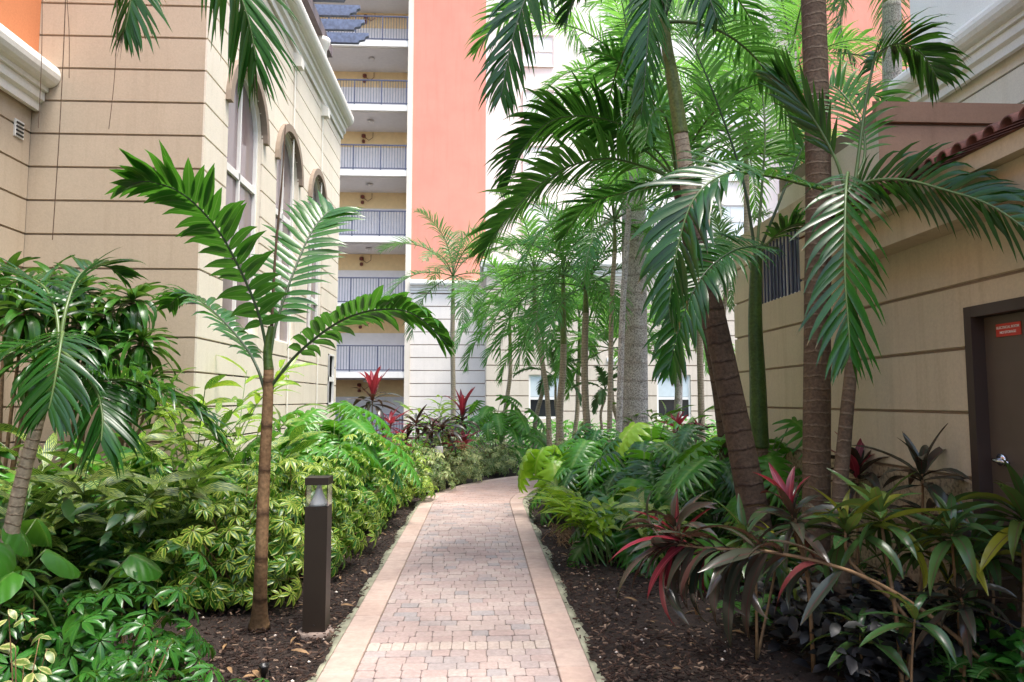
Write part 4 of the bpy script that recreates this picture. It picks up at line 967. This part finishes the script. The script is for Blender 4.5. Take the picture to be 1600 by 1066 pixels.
def stems(parent,segs,mk,r=.006,name='stems'):
    b=MB(); bs=wloc(parent)
    for s_ in segs:
        rr=s_[1] if isinstance(s_,tuple) else r; pts=s_[0] if isinstance(s_,tuple) else s_
        q=cr_curve([p-bs for p in pts],max(4,3*(len(pts)-1))); b.tube(q,[rr*(1-.45*i/(len(q)-1)) for i in range(len(q))],6)
    if b.v: o=b.obj(name,M[mk],None,True); o.parent=parent
def shrub(x,y,r,h,label,vs,seed,n=170,mk='hedge',grp='variegated shrubs hedging the left side of the path',cat='shrub',zmin=.12,sc=(.8,1.15),inner=140,ry=None,jit=.17):
    p=thing('shrub',label,cat,(x,y,0),grp); rs=random.Random(seed); c=V((x,y,0)); ry=ry or r
    segs=[]
    bump_=[(rs.uniform(-PI,PI),rs.uniform(0,1.2),rs.uniform(.12,.32)) for _ in range(10)]
    def rad(az,el):
        k=1.
        for(a,e,q) in bump_:
            d=sph(az,el).dot(sph(a,e)); k+=q*max(0,(d-.75)/.25)-.03
        return k
    for i in range(n):
        az=rs.uniform(0,2*PI); el=math.asin(rs.uniform(-.05,1)); k=rad(az,el)*rs.uniform(.90-jit,1.04+jit*.7)
        q=V((x+math.cos(az)*math.cos(el)*r*k,y+math.sin(az)*math.cos(el)*ry*k,max(zmin,zmin+math.sin(el)*(h-zmin)*k)))
        n_=(sph(az,el)+UP*.5+V((rs.uniform(-.4,.4),rs.uniform(-.4,.4),0))).normalized(); d=n_.orthogonal(); d=Matrix.Rotation(rs.uniform(0,6.3),3,n_)@d
        put('leaf_cluster',rs.choice(vs),p,orient(q,d,n_,rs.uniform(*sc)))
        if i%5==0: segs.append([c+V((rs.uniform(-.08,.08),rs.uniform(-.08,.08),0)),c.lerp(q,.5)+V((0,0,.05)),q])
    b=MB(); 
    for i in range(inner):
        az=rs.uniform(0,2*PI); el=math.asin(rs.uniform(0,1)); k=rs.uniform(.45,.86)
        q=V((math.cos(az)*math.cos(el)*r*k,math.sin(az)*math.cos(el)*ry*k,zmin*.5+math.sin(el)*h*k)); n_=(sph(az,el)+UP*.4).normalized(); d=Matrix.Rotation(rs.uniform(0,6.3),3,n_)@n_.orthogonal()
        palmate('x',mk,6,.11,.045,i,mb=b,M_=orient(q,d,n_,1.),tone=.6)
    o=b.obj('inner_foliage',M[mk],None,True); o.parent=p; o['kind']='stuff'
    stems(p,segs,'wood',.006); return p
HL=['yellow green variegated shrub directly behind the bollard light','bushy variegated shrub right of the bollard, second in the hedge','variegated shrub third along the path edge, leaning out over the mulch','full yellowish shrub halfway along the left hedge','rounded variegated shrub where the path begins to bend','pale cream edged shrub at the inside of the path bend','pale shrub below the crimson cordylines at the path bend','pale low shrub at the foot of the round philodendron','last pale shrub where the path disappears to the right']
for i,(x,y,r,h,pl_) in enumerate([(-1.95,6.0,.60,1.02,0),(-1.72,6.95,.58,1.08,0),(-1.68,8.0,.62,1.10,0),(-1.66,9.1,.62,1.10,0),(-1.55,10.4,.6,1.02,0),(-1.35,11.7,.6,.98,0),(-1.0,13.0,.62,.82,1),(-.42,14.4,.65,.75,1),(.35,15.9,.7,.7,1)]):
    shrub(x,y,r,h,HL[i],L_hedgep if pl_ else L_hedge,100+i,n=230 if i<4 else 170,mk='hedge_p' if pl_ else 'hedge')
def big(x,y,h,vs,n,size,label,seed,cat='plant',name='philodendron',grp=None,rr=.8,mk='rachis',droop=.5,tilt=(20,75),pet=.009):
    """arching petioles from one crown, each with a large leaf hanging from its tip"""
    p=thing(name,label,cat,(x,y,0),grp); rs=random.Random(seed); segs=[]
    for i in range(n):
        az=2*PI*((i*.618)%1)+rs.uniform(-.3,.3); e=R(tilt[1]-(tilt[1]-tilt[0])*((i+.5)/n)**.8+rs.uniform(-6,6)); L=h*rs.uniform(.75,1.05)
        tip=V((x,y,0))+V((math.cos(az)*math.cos(e)*rr*L,math.sin(az)*math.cos(e)*rr*L,math.sin(e)*L*.92+.08))
        hd=sph(az,0); midp=V((x,y,0)).lerp(tip,.55)+UP*L*.10-hd*.04
        segs.append(([V((x+rs.uniform(-.05,.05),y+rs.uniform(-.05,.05),0)),midp,tip],pet))
        d=(hd*1.0-UP*(droop*rs.uniform(.4,1.4))).normalized(); n_=(UP*.9+hd*.7+V((rs.uniform(-.35,.35),rs.uniform(-.35,.35),0)))
        s=size*rs.uniform(.7,1.15)
        put('leaf',rs.choice(vs),p,orient(tip+d*.0,d,n_,s))
    stems(p,segs,mk,name='petioles'); return p
def ginger(x,y,h,n,label,seed,vs=None,leafL=.42,grp='variegated shell ginger clumps',spread=.35,dirs=None,nlf=9,low=.25):
    vs=vs or L_gin; p=thing('ginger_plant',label,'plant',(x,y,0),grp); rs=random.Random(seed); segs=[]
    for i in range(n):
        az=2*PI*i/n+rs.uniform(-.5,.5) if dirs is None else R(rs.uniform(*dirs)); L=h*rs.uniform(.8,1.15); lean=spread*rs.uniform(.5,1.5)
        b0=V((x+rs.uniform(-.18,.18),y+rs.uniform(-.15,.15),0)); hd=sph(az,0)
        P=[b0,b0+hd*lean*L*.25+UP*L*.55,b0+hd*lean*L*.9+UP*L*.92]; segs.append((P,.008)); Q=cr_curve(P,20)
        lat=hd.cross(UP)
        for k in range(nlf):
            t=low+(1-low)*(k+.7)/nlf; q=Q[min(20,int(t*20))]; sg=1 if k%2 else -1; tg=(Q[min(20,int(t*20)+1)]-Q[max(0,int(t*20)-1)]).normalized()
            d=(tg*(.35+.7*t)+lat*sg*(1.1-.5*t)+hd*.25+V((rs.uniform(-.25,.25),rs.uniform(-.25,.25),rs.uniform(-.1,.2)))).normalized()
            put('leaf',rs.choice(vs),p,orient(q,d,(UP+hd*.4+V((rs.uniform(-.4,.4),rs.uniform(-.4,.4),0))),leafL*rs.uniform(.75,1.15)))
    stems(p,segs,'rachis'); return p
def rosette(p,c,ax,n,L,vs,rs,spread=(12,105),name='leaf',pw=1.):
    ax=ax.normalized(); o=ax.orthogonal().normalized()
    for i in range(n):
        f=(i+.5)/n; a=R(spread[0]+(spread[1]-spread[0])*f**pw+rs.uniform(-8,8)); az=i*2.39996+rs.uniform(-.25,.25)
        lat=Matrix.Rotation(az,3,ax)@o; d=(ax*math.cos(a)+lat*math.sin(a)).normalized()
        n_=(ax*math.sin(a)-lat*math.cos(a)+UP*.25)
        put(name,rs.choice(vs),p,orient(c-ax*f*.12*L*2,d,n_,L*rs.uniform(.75,1.1)*(.75+.35*min(1,f*2))))
def cordy(label,heads,base,seed,vs,mk='wood',grp=None,name='cordyline_plant',r=.014):
    """heads: list of (pts of cane..., leaf count, leaf length)"""
    p=thing(name,label,'plant',(base.x,base.y,0),grp); rs=random.Random(seed); segs=[]
    for hd in heads:
        P,n,L=hd[:3]; v2=hd[3] if len(hd)>3 else vs; sp=hd[4] if len(hd)>4 else (12,105)
        segs.append((P,r)); rosette(p,P[-1],(P[-1]-P[-2]),n,L,v2,rs,sp)
    stems(p,segs,mk,name='canes'); return p
def along(p,P,n,L,vs,rs,t0=.35,t1=1.,down=.25):
    Q_=cr_curve(P,40)
    for i in range(n):
        t=t0+(t1-t0)*(i+rs.random())/n; k=min(39,int(t*40)); q=Q_[k]; tg=(Q_[k+1]-Q_[max(0,k-1)]).normalized()
        o=tg.orthogonal().normalized(); lat=Matrix.Rotation(i*2.39996+rs.uniform(-.4,.4),3,tg)@o
        d=(tg*rs.uniform(.35,.9)+lat*rs.uniform(.5,.9)-UP*down*rs.uniform(0,1.6)).normalized()
        put('leaf',rs.choice(vs),p,orient(q,d,UP+lat*.3,L*rs.uniform(.65,1.15)))
# --- left bed: dracaenas
def gz(p): q=p.copy(); q.z=0; return q
def drac(hd,label,seed,base):
    heads=[]
    for(px,py,Y,n,L) in hd:
        t=at(px,py,Y); heads.append(([V((base.x,base.y,0)),V((base.x*.5+t.x*.5,base.y*.5+t.y*.5,t.z*.55)),t-UP*.15,t],n,L,L_drac,(10,150)))
    return cordy(label,heads,base,seed,L_drac,grp='glossy dracaenas against the beige wall',name='dracaena_plant',r=.02)
drac([(80,440,7.6,44,.5),(38,480,7.3,40,.5),(120,500,7.5,40,.48),(10,430,7.7,38,.5),(60,560,7.2,36,.48)],'dracaena with several glossy heads at the left edge',201,V((-4.75,7.4,0)))
drac([(130,450,7.8,44,.48),(150,535,7.5,40,.48),(95,570,7.2,36,.45),(165,485,7.7,36,.45)],'middle dracaena, its top head against the beige wall',202,V((-4.2,7.6,0)))
drac([(208,465,7.8,46,.48),(222,530,7.7,44,.46),(190,595,7.5,40,.44),(235,590,7.6,34,.4)],'rightmost dracaena with leaves cascading down its stem',203,V((-3.75,7.7,0)))
# --- gingers
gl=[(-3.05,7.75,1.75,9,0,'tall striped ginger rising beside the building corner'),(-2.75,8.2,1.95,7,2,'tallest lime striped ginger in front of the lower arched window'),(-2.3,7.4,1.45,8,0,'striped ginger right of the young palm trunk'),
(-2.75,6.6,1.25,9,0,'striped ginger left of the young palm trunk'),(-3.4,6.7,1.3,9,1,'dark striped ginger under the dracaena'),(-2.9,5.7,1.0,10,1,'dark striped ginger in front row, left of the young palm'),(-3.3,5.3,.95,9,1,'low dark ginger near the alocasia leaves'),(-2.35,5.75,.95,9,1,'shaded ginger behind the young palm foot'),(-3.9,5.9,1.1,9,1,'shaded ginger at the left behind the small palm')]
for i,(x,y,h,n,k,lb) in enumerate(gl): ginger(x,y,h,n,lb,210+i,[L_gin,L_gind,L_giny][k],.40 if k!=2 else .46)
# --- philodendrons left
big(-1.95,9.7,1.65,L_sel,34,.52,'large bright cut leaf philodendron left of the red cordylines',231,grp='cut leaf philodendrons',rr=.55)
big(-2.15,8.5,1.45,L_sel,26,.48,'cut leaf philodendron behind the hedge near the bollard',232,grp='cut leaf philodendrons',rr=.6)
big(-2.2,10.9,1.7,L_sel,26,.52,'cut leaf philodendron against the arched wing',233,grp='cut leaf philodendrons',rr=.6)
big(.35,17.4,1.75,L_sel,44,.62,'round mound of philodendron at the far path bend',234,grp='cut leaf philodendrons',rr=.75,tilt=(5,80))
big(-2.75,7.2,1.25,L_sel,20,.42,'cut leaf philodendron among the gingers',235,grp='cut leaf philodendrons')
big(-3.9,6.5,1.35,L_mon+L_monb,20,.5,'split leaf plant under the dracaenas at the left edge',236,name='monstera_plant',grp='monsteras')
big(-3.2,6.2,1.2,L_monb+L_mon,18,.42,'split leaf philodendron between the small palm and the young palm',237,grp='cut leaf philodendrons')
# --- red cordylines left
def cord_at(px,py,Y,lab,seed,heads,vs):
    base=gz(at(px,py,Y)); hh=[]
    for(dx,py2,n,L,v2,sp) in heads:
        t=at(px+dx,py2,Y); hh.append(([base,V((base.x*.6+t.x*.4,base.y,t.z*.6)),t-UP*.1,t],n,L,v2,sp))
    cordy(lab,hh,base,seed,vs,grp='red cordylines beyond the left hedge')
U=(8,60); Dn=(20,105)
cord_at(582,640,11.9,'tallest cordyline with pink upright leaf over the philodendron',241,[(0,610,9,.52,L_cordr,(5,28)),(0,622,16,.5,L_cord,Dn),(28,660,16,.42,L_cordr,Dn)],L_cord)
cord_at(650,660,13.4,'dark cordyline between the two pink topped ones',242,[(0,660,20,.5,L_cord,Dn),(-22,680,16,.45,L_cordr,Dn),(25,665,18,.45,L_cord,Dn)],L_cord)
cord_at(692,660,13.8,'bronze cordyline mass above the pale shrubs',243,[(0,668,24,.5,L_cord,Dn),(-14,700,18,.42,L_cord,Dn),(16,692,18,.45,L_cordr,Dn)],L_cord)
cord_at(722,650,14.6,'pink topped cordyline left of the round philodendron',244,[(0,640,9,.6,L_cordr,(5,25)),(0,655,18,.5,L_cord,Dn),(4,690,9,.42,L_cordr,(10,50))],L_cord)
ginger(-.9,16.5,1.6,9,'green fountain of narrow leaves behind the bronze cordylines',245,L_giny,.42,grp=None)
# --- lower left foreground
big(-2.92,4.45,.95,L_aloc,8,.24,'elephant ear plant with heart shaped leaves at the left edge',251,name='alocasia_plant',rr=.75,droop=1.0,tilt=(45,80))
big(-2.35,4.35,.78,L_aloc,5,.20,'small elephant ear plant left of the young palm',252,name='alocasia_plant',rr=.9,droop=.5,tilt=(35,75))
def low_sch(px,py,Y,r,h,n,label,seed,vs,sc,mk='scheff'):
    c=at(px,py,Y); shrub(c.x,c.y,r,h,label,vs,seed,n=int(n*.75),mk=mk,grp='green umbrella leaf shrubs in the left foreground',zmin=.05,sc=sc,inner=35,jit=.25)
low_sch(190,940,4.15,.50,.68,95,'green umbrella leaf shrub in front of the elephant ears',253,L_sch,(.7,1.1))
low_sch(215,1050,3.55,.42,.40,90,'low umbrella leaf shrub at the bottom left corner',254,L_sch,(.5,.85))
low_sch(60,960,4.4,.5,.62,80,'umbrella leaf shrub at the far left beneath the elephant ear',255,L_sch,(.7,1.1))
low_sch(330,1075,3.75,.22,.2,40,'tiny umbrella leaf sprig by the black spotlight',256,L_sch,(.4,.65))
yp=thing('shrub','sparse pale yellow leaved shrub in the bottom left corner','shrub',gz(at(35,1010,3.5))); rs=random.Random(5); sg_=[]
for i in range(26):
    q=at(rs.uniform(-25,75),rs.uniform(950,1070),rs.uniform(3.3,3.7)); az=rs.uniform(0,6.3); put('leaf',rs.choice(L_yel),yp,orient(q,sph(az,rs.uniform(-.5,.4)),UP+sph(az,0)*.5-V((0,.5,0)),rs.uniform(.05,.09)))
    if i%3==0: sg_.append([wloc(yp)+V((0,0,0)),wloc(yp).lerp(q,.6),q])
stems(yp,sg_,'wood',.004)
# --- right bed
big(1.0,10.0,1.05,L_monl,9,.52,'lime green young monstera at the inner edge of the path bend',301,name='monstera_plant',rr=.6,grp='monsteras',tilt=(50,85),droop=1.3,pet=.012)
ml=[(1.55,9.9,1.15,12,'dark monstera just right of the lime one'),(1.95,11.2,1.35,13,'monstera in front of the stout grey trunk'),(2.35,9.8,1.45,13,'tall monstera left of the leaning trunk'),(1.95,8.6,1.15,12,'monstera with silvery leaves in the middle of the right bed'),(2.75,8.9,1.35,12,'monstera by the corner of the beige building'),(2.35,7.4,1.2,12,'shaded monstera behind the leaning trunk'),(1.65,7.5,.75,11,'low dark monstera behind the red cordyline'),(2.75,11.5,1.3,12,'monstera far back near the grey trunk foot'),(2.65,6.9,1.55,9,'philodendron climbing at the green stemmed palm')]
for i,(x,y,h,n,lb) in enumerate(ml): big(x,y,h,(L_mon+L_monb if i%2 else L_monb+L_monl[:1]+L_mon) if i!=8 else L_sel,n+14,.54,lb,302+i,name='monstera_plant',rr=.62,grp='monsteras',droop=.55,tilt=(15,80),pet=.009)
ginger(1.22,7.1,.68,11,'lime striped ginger leaning over the mulch left of the red cordyline',320,L_giny,.36,spread=.8,dirs=(110,230),nlf=8,low=.4)
ginger(1.25,8.5,.6,6,'small striped ginger between the lime monstera and the front ginger',321,L_gin,.34,spread=.8,dirs=(120,240),nlf=7,low=.4)
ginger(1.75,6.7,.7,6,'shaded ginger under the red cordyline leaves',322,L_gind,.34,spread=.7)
ginger(3.4,13.5,1.5,9,'leafy green clump behind the monsteras near the podium',323,L_gin,.42,spread=.5)
shrub(1.5,13.0,.55,.9,'pale variegated shrub behind the lime monstera',L_hedgep,324,n=110,mk='hedge_p',grp='pale shrubs at the back of the right bed')
shrub(2.6,13.6,.7,1.1,'pale variegated shrub at the foot of the grey trunk',L_hedgep,325,n=110,mk='hedge_p',grp='pale shrubs at the back of the right bed')
b0=gz(at(1060,640,12.5)); cordy('small red cordyline beside the stout grey trunk',[([b0,at(1060,700,12.5),at(1058,665,12.5)],18,.42,L_cordr,(10,100)),([b0,at(1085,700,12.3),at(1090,672,12.3)],14,.4,L_cord,(10,100))],b0,326,L_cordr)
# big foreground cordylines
GC='bronze cordylines in the right foreground'
Q=lambda *a:[at(*p) for p in a]
L_cordn=variants(lambda i:blade('cordyline_leaf','cord',.13,lance,1.0+.4*i,.35,.12,10,i+3,.5*(i-1)),4)
L_cordrn=variants(lambda i:blade('cordyline_leaf','cord_r',.12,lance,.9+.4*i,.35,.1,10,i+3,.4*(i-1)),3)
b0=gz(at(1575,1060,3.7)); PL=[b0]+Q((1560,1060,3.7),(1450,960,3.75),(1330,893,3.8),(1200,862,3.9),(1120,858,3.95),(1050,850,4.0))
cl=cordy('long leaning cordyline whose crimson tipped head hangs over the mulch',[(PL,8,.40,L_cordn,(10,60))],b0,330,L_cord,grp=GC,r=.013)
rs=random.Random(31); along(cl,PL[3:],26,.42,L_cord,rs,.05,1,.1); along(cl,PL[4:],22,.50,L_cordn,rs,.0,1,.55); along(cl,PL[5:],6,.46,L_cordrn,rs,.3,1,.5)
b0=gz(at(1075,860,4.6)); cordy('upright crimson and bronze cordyline head behind the leaning one',[(Q((1090,960,4.6),(1070,880,4.6),(1052,815,4.6)),10,.36,L_cord,(10,75)),(Q((1070,880,4.6),(1058,830,4.6)),4,.36,L_cordr,(15,70))],b0,331,L_cord,grp=GC)
b0=gz(at(1270,1000,4.25)); cordy('cordyline rosette left of the thick trunk foot',[([b0]+Q((1262,900,4.25),(1240,805,4.25)),22,.36,L_cord,(8,110)),(Q((1262,900,4.25),(1235,790,4.25)),4,.3,L_cordr,(5,25))],b0,332,L_cord,grp=GC)
b0=gz(at(1410,1060,3.85)); cordy('green and yellow cordyline right of the thick trunk',[([b0]+Q((1400,960,3.9),(1385,870,3.95),(1375,800,4.0)),24,.38,L_cordg,(8,115)),([b0]+Q((1420,970,3.9),(1330,880,4.0),(1322,820,4.05)),20,.35,L_cordg,(8,110)),([b0]+Q((1430,960,4.1),(1440,900,4.15),(1436,845,4.2)),20,.36,L_cordg,(8,110))],b0,333,L_cordg,grp=GC)
b0=gz(at(1440,1000,4.5)); cordy('tall dark purple cordyline against the wall left of the door',[([b0]+Q((1440,860,4.5),(1442,770,4.5),(1440,735,4.5)),16,.44,L_cord,(6,100)),(Q((1440,860,4.5),(1450,800,4.45)),12,.42,L_cord,(50,120))],b0,334,L_cord,grp=GC,r=.012)
b0=gz(at(1500,1060,3.75)); cordy('cordyline in front of the door frame',[([b0]+Q((1498,960,3.8),(1490,880,3.8),(1487,825,3.8)),22,.34,L_cordg,(8,115)),([b0]+Q((1510,980,3.7),(1500,930,3.7)),20,.32,L_cord,(30,120)),([b0]+Q((1550,960,4.0),(1548,900,4.0),(1545,860,4.0)),20,.36,L_cordg,(8,110))],b0,335,L_cordg,grp=GC,r=.01)
b0=gz(at(1590,1060,3.7)); cordy('green cordyline at the right edge by the door louvre',[([b0]+Q((1600,930,3.7),(1598,850,3.7),(1600,800,3.7)),28,.40,L_cordg,(8,115))],b0,336,L_cordg,grp=GC,r=.01)
b0=gz(at(1340,900,5.5)); cordy('red edged cordyline between the wall and the thin trunk',[([b0]+Q((1340,800,5.5),(1342,735,5.5)),18,.42,L_cord,(8,90)),(Q((1340,800,5.5),(1338,730,5.5)),5,.42,L_cordr,(8,50))],b0,337,L_cord,grp=GC)
b0=gz(at(1420,1066,3.6)); cordy('low cordyline cluster on thin canes at the bottom right',[([b0]+Q((1425,1030,3.6),(1430,960,3.6)),12,.3,L_cordg,(20,110)),([b0]+Q((1350,1040,3.9),(1345,985,3.9)),12,.3,L_cordg,(20,110))],b0,338,L_cordg,grp=GC,r=.008)
b0=gz(at(1180,930,4.5)); cordy('bronze cordyline clump at the foot of the leaning trunk',[([b0]+Q((1180,880,4.5),(1165,830,4.5)),16,.36,L_cordg,(10,115)),([b0]+Q((1210,900,4.7),(1215,860,4.7)),18,.34,L_cordg,(10,110))],b0,339,L_cord,grp=GC,r=.01)
# fern, lower right
fr=thing('fern','bright green fern in the bottom right corner','fern',gz(at(1590,1010,3.7)))
rs=random.Random(9)
for i in range(16):
    me=gen_frond('fern',45+10*(i%3),90,.5,26,.085,.022,.3,i%3,seg=3,fwd=(80,60),lprof=.4); put('frond',me,fr,Matrix.Translation(wloc(fr)+V((0,0,.05)))@Matrix.Rotation(rs.uniform(0,6.3),4,'Z'))
fr=thing('fern','small fern on the mulch at the foot of the leaning trunk','fern',gz(at(1180,960,5.1)))
for i in range(12): put('frond',gen_frond('fern',45+10*(i%3),90,.5,26,.085,.022,.3,i%3,seg=3,fwd=(80,60),lprof=.4),fr,Matrix.Translation(wloc(fr)+V((0,0,.03)))@Matrix.Rotation(rs.uniform(0,6.3),4,'Z')@Matrix.Diagonal((.7,.7,.7,1)))
# understory masses nobody could count
def mass(name,label,regs,mk,seed,L,W,n,cat='ground cover'):
    b=MB(); rs=random.Random(seed)
    for(xa,xb,ya,yb,h) in regs:
        for i in range(int(n*(xb-xa)*(yb-ya))):
            x=rs.uniform(xa,xb); y=rs.uniform(ya,yb)
            if inpath(x,y,.35): continue
            q=V((x,y,rs.uniform(.02,h))); az=rs.uniform(0,6.3); l=L*rs.uniform(.6,1.2)
            blade('x',mk,W/L,oval,rs.uniform(.3,1.2),.25,0,3,i,0,mb=b,M_=orient(q,sph(az,rs.uniform(-.3,.9)),UP+sph(az+1,0)*.5,l),tone=rs.uniform(.4,1.4))
    tag(b.obj(name,M[mk],None,True),label,cat,kind='stuff')
mass('understory','shade toned green understory filling the left bed behind the ginger',[(-5.2,-2.4,5.0,8.3,.9),(-2.9,-2.0,8.4,16,1.0),(-4.6,-3.0,3.6,5.0,.35)],'shade_green',1,.24,.07,170)
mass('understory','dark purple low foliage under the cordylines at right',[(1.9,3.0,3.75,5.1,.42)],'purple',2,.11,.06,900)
mass('understory','green undergrowth between the monsteras',[(1.3,3.0,7.2,12,.6),(1.4,6,12.5,16,.5)],'scheff',3,.2,.07,110)
mass('understory','low green undergrowth along the foot of the door wall',[(2.2,3.0,5.2,7.0,.35),(2.5,3.0,3.2,4.4,.45)],'scheff',4,.12,.05,350)
mass('understory','green planting below the far podium wall',[(-2,9,20,26,.9)],'palm_m',5,.35,.09,30)
# ============================ small objects ============================
B1=V((-1.14,5.22,0)); bl=thing('bollard_light','dark bronze square bollard light with clear lens on a round concrete footing','bollard light',B1)
b=MB(); b.lathe((0,0,0),[(.125,-.06),(.127,-.004),(.12,.002),(0.001,.004)],26); o=b.obj('footing',M['conc'],None,True); o.parent=bl
hw=.078; 
b=MB(); b.box(-hw,hw,-hw,hw,.006,.855); o=b.obj('post',M['bronze']); o.parent=bl
b=MB(); b.box(-hw-.004,hw+.004,-hw-.004,hw+.004,1.005,1.055); o=b.obj('cap',M['bronze']); o.parent=bl
b=MB(); 
for(xa,xb,ya,yb) in((-hw+.002,hw-.002,-hw+.002,-hw+.007),(-hw+.002,hw-.002,hw-.007,hw-.002),(-hw+.002,-hw+.007,-hw+.007,hw-.007),(hw-.007,hw-.002,-hw+.007,hw-.007)): b.box(xa,xb,ya,yb,.857,1.003)
o=b.obj('lens',M['lens']); o.parent=bl
b=MB(); b.lathe((0,0,0),[(.07,.858),(.058,.88),(.030,.94),(.018,.98),(.016,1.003)],24); o=b.obj('reflector',M['vinyl'],None,True); o.parent=bl
for z in(.05,.84): b=MB(); b.tube([V((0,-hw-.001,z)),V((0,-hw-.004,z))],.006,8); o=b.obj('screw',M['black']); o.parent=bl
p0=ground(412,1062); sp=thing('spotlight','small black ground spotlight in the mulch at bottom left','spotlight',p0)
b=MB(); b.lathe((0,0,0),[(.012,-.03),(.012,.03),(.02,.035),(.028,.07),(.03,.085),(.022,.082),(.02,.06)],14); o=b.obj('lamp_head',M['black'],None,True); o.parent=sp
b=MB(); b.tube([V((.02,0,-.03)),V((.035,.01,.02)),V((.03,0,.05))],.005,6); o=b.obj('bracket',M['black']); o.parent=sp
q=at(686,700,13.3); fl2=thing('garden_light','small grey garden light standing in the pale shrubs','garden light',V((q.x,q.y,0)))
b=MB(); b.lathe((0,0,0),[(.025,0),(.025,.62),(.03,.63)],12); o=b.obj('post',M['rail'],None,True); o.parent=fl2
b=MB(); b.box(-.07,.07,-.07,.07,.64,.75); o=b.obj('lamp_head',M['gceil']); o.parent=fl2
# conduit bend and hanging strands
b=MB()
for k in(0,.03): b.tube(cr_curve(Q((1600,900,4.1),(1560,905,4.05),(1520,912,4.0),(1490,918+k*60,4.0)),14),.008,8)
tag(b.obj('conduit',M['pipe'],None,True),'pair of pinkish conduit pipes curving low in front of the door','pipe')
for i,(xa,xb,ya,yb,lb) in enumerate([(103,82,-20,375,'longest thin strand hanging before the beige wall at left'),(66,60,-20,200,'thin strand hanging just left of the inner wall corner'),(104,108,-20,122,'short thin strand hanging beside the longest one'),(182,170,60,202,'faint strand hanging below the top left frond')]):
    b=MB(); b.tube(cr_curve(Q((xa,ya-90,4.7),(xa,ya,4.7),((xa+xb)/2+2,(ya+yb)/2,4.7),(xb,yb,4.7)),20),.0022 if i else .003,5)
    tag(b.obj('hanging_strand',M['twig']),lb,'hanging strand')
# dry roots mound by the lime monstera
b=MB(); rs=random.Random(4)
for i in range(160):
    x=rs.uniform(.85,1.2); y=rs.uniform(7.9,8.9); a=rs.uniform(0,6.3); l=rs.uniform(.05,.2); p=V((x,y,.01+rs.random()*.06)); b.tube([p,p+V((math.cos(a)*l*.5,math.sin(a)*l*.5,rs.uniform(.0,.07))),p+V((math.cos(a)*l,math.sin(a)*l,-.02))],.0028,4,False)
tag(b.obj('dry_roots',M['wood'],None,True),'tangle of dry brown roots on the mulch left of the small ginger','dry roots',kind='stuff')
b=MB(); rs=random.Random(14)
for i in range(60):
    y=rs.uniform(3.8,9); x=rs.choice([rs.uniform(-1.7,-1.05),rs.uniform(.8,2.2)]); az=rs.uniform(0,6.3); blade('x','wood',.3,lance,.6,.3,0,4,i,.5,mb=b,M_=orient(V((x,y,.03)),sph(az,.1),UP,rs.uniform(.05,.13)))
tag(b.obj('fallen_leaves',M['wood'],None,True),'dry fallen leaves lying on the mulch','fallen leaves',kind='stuff')
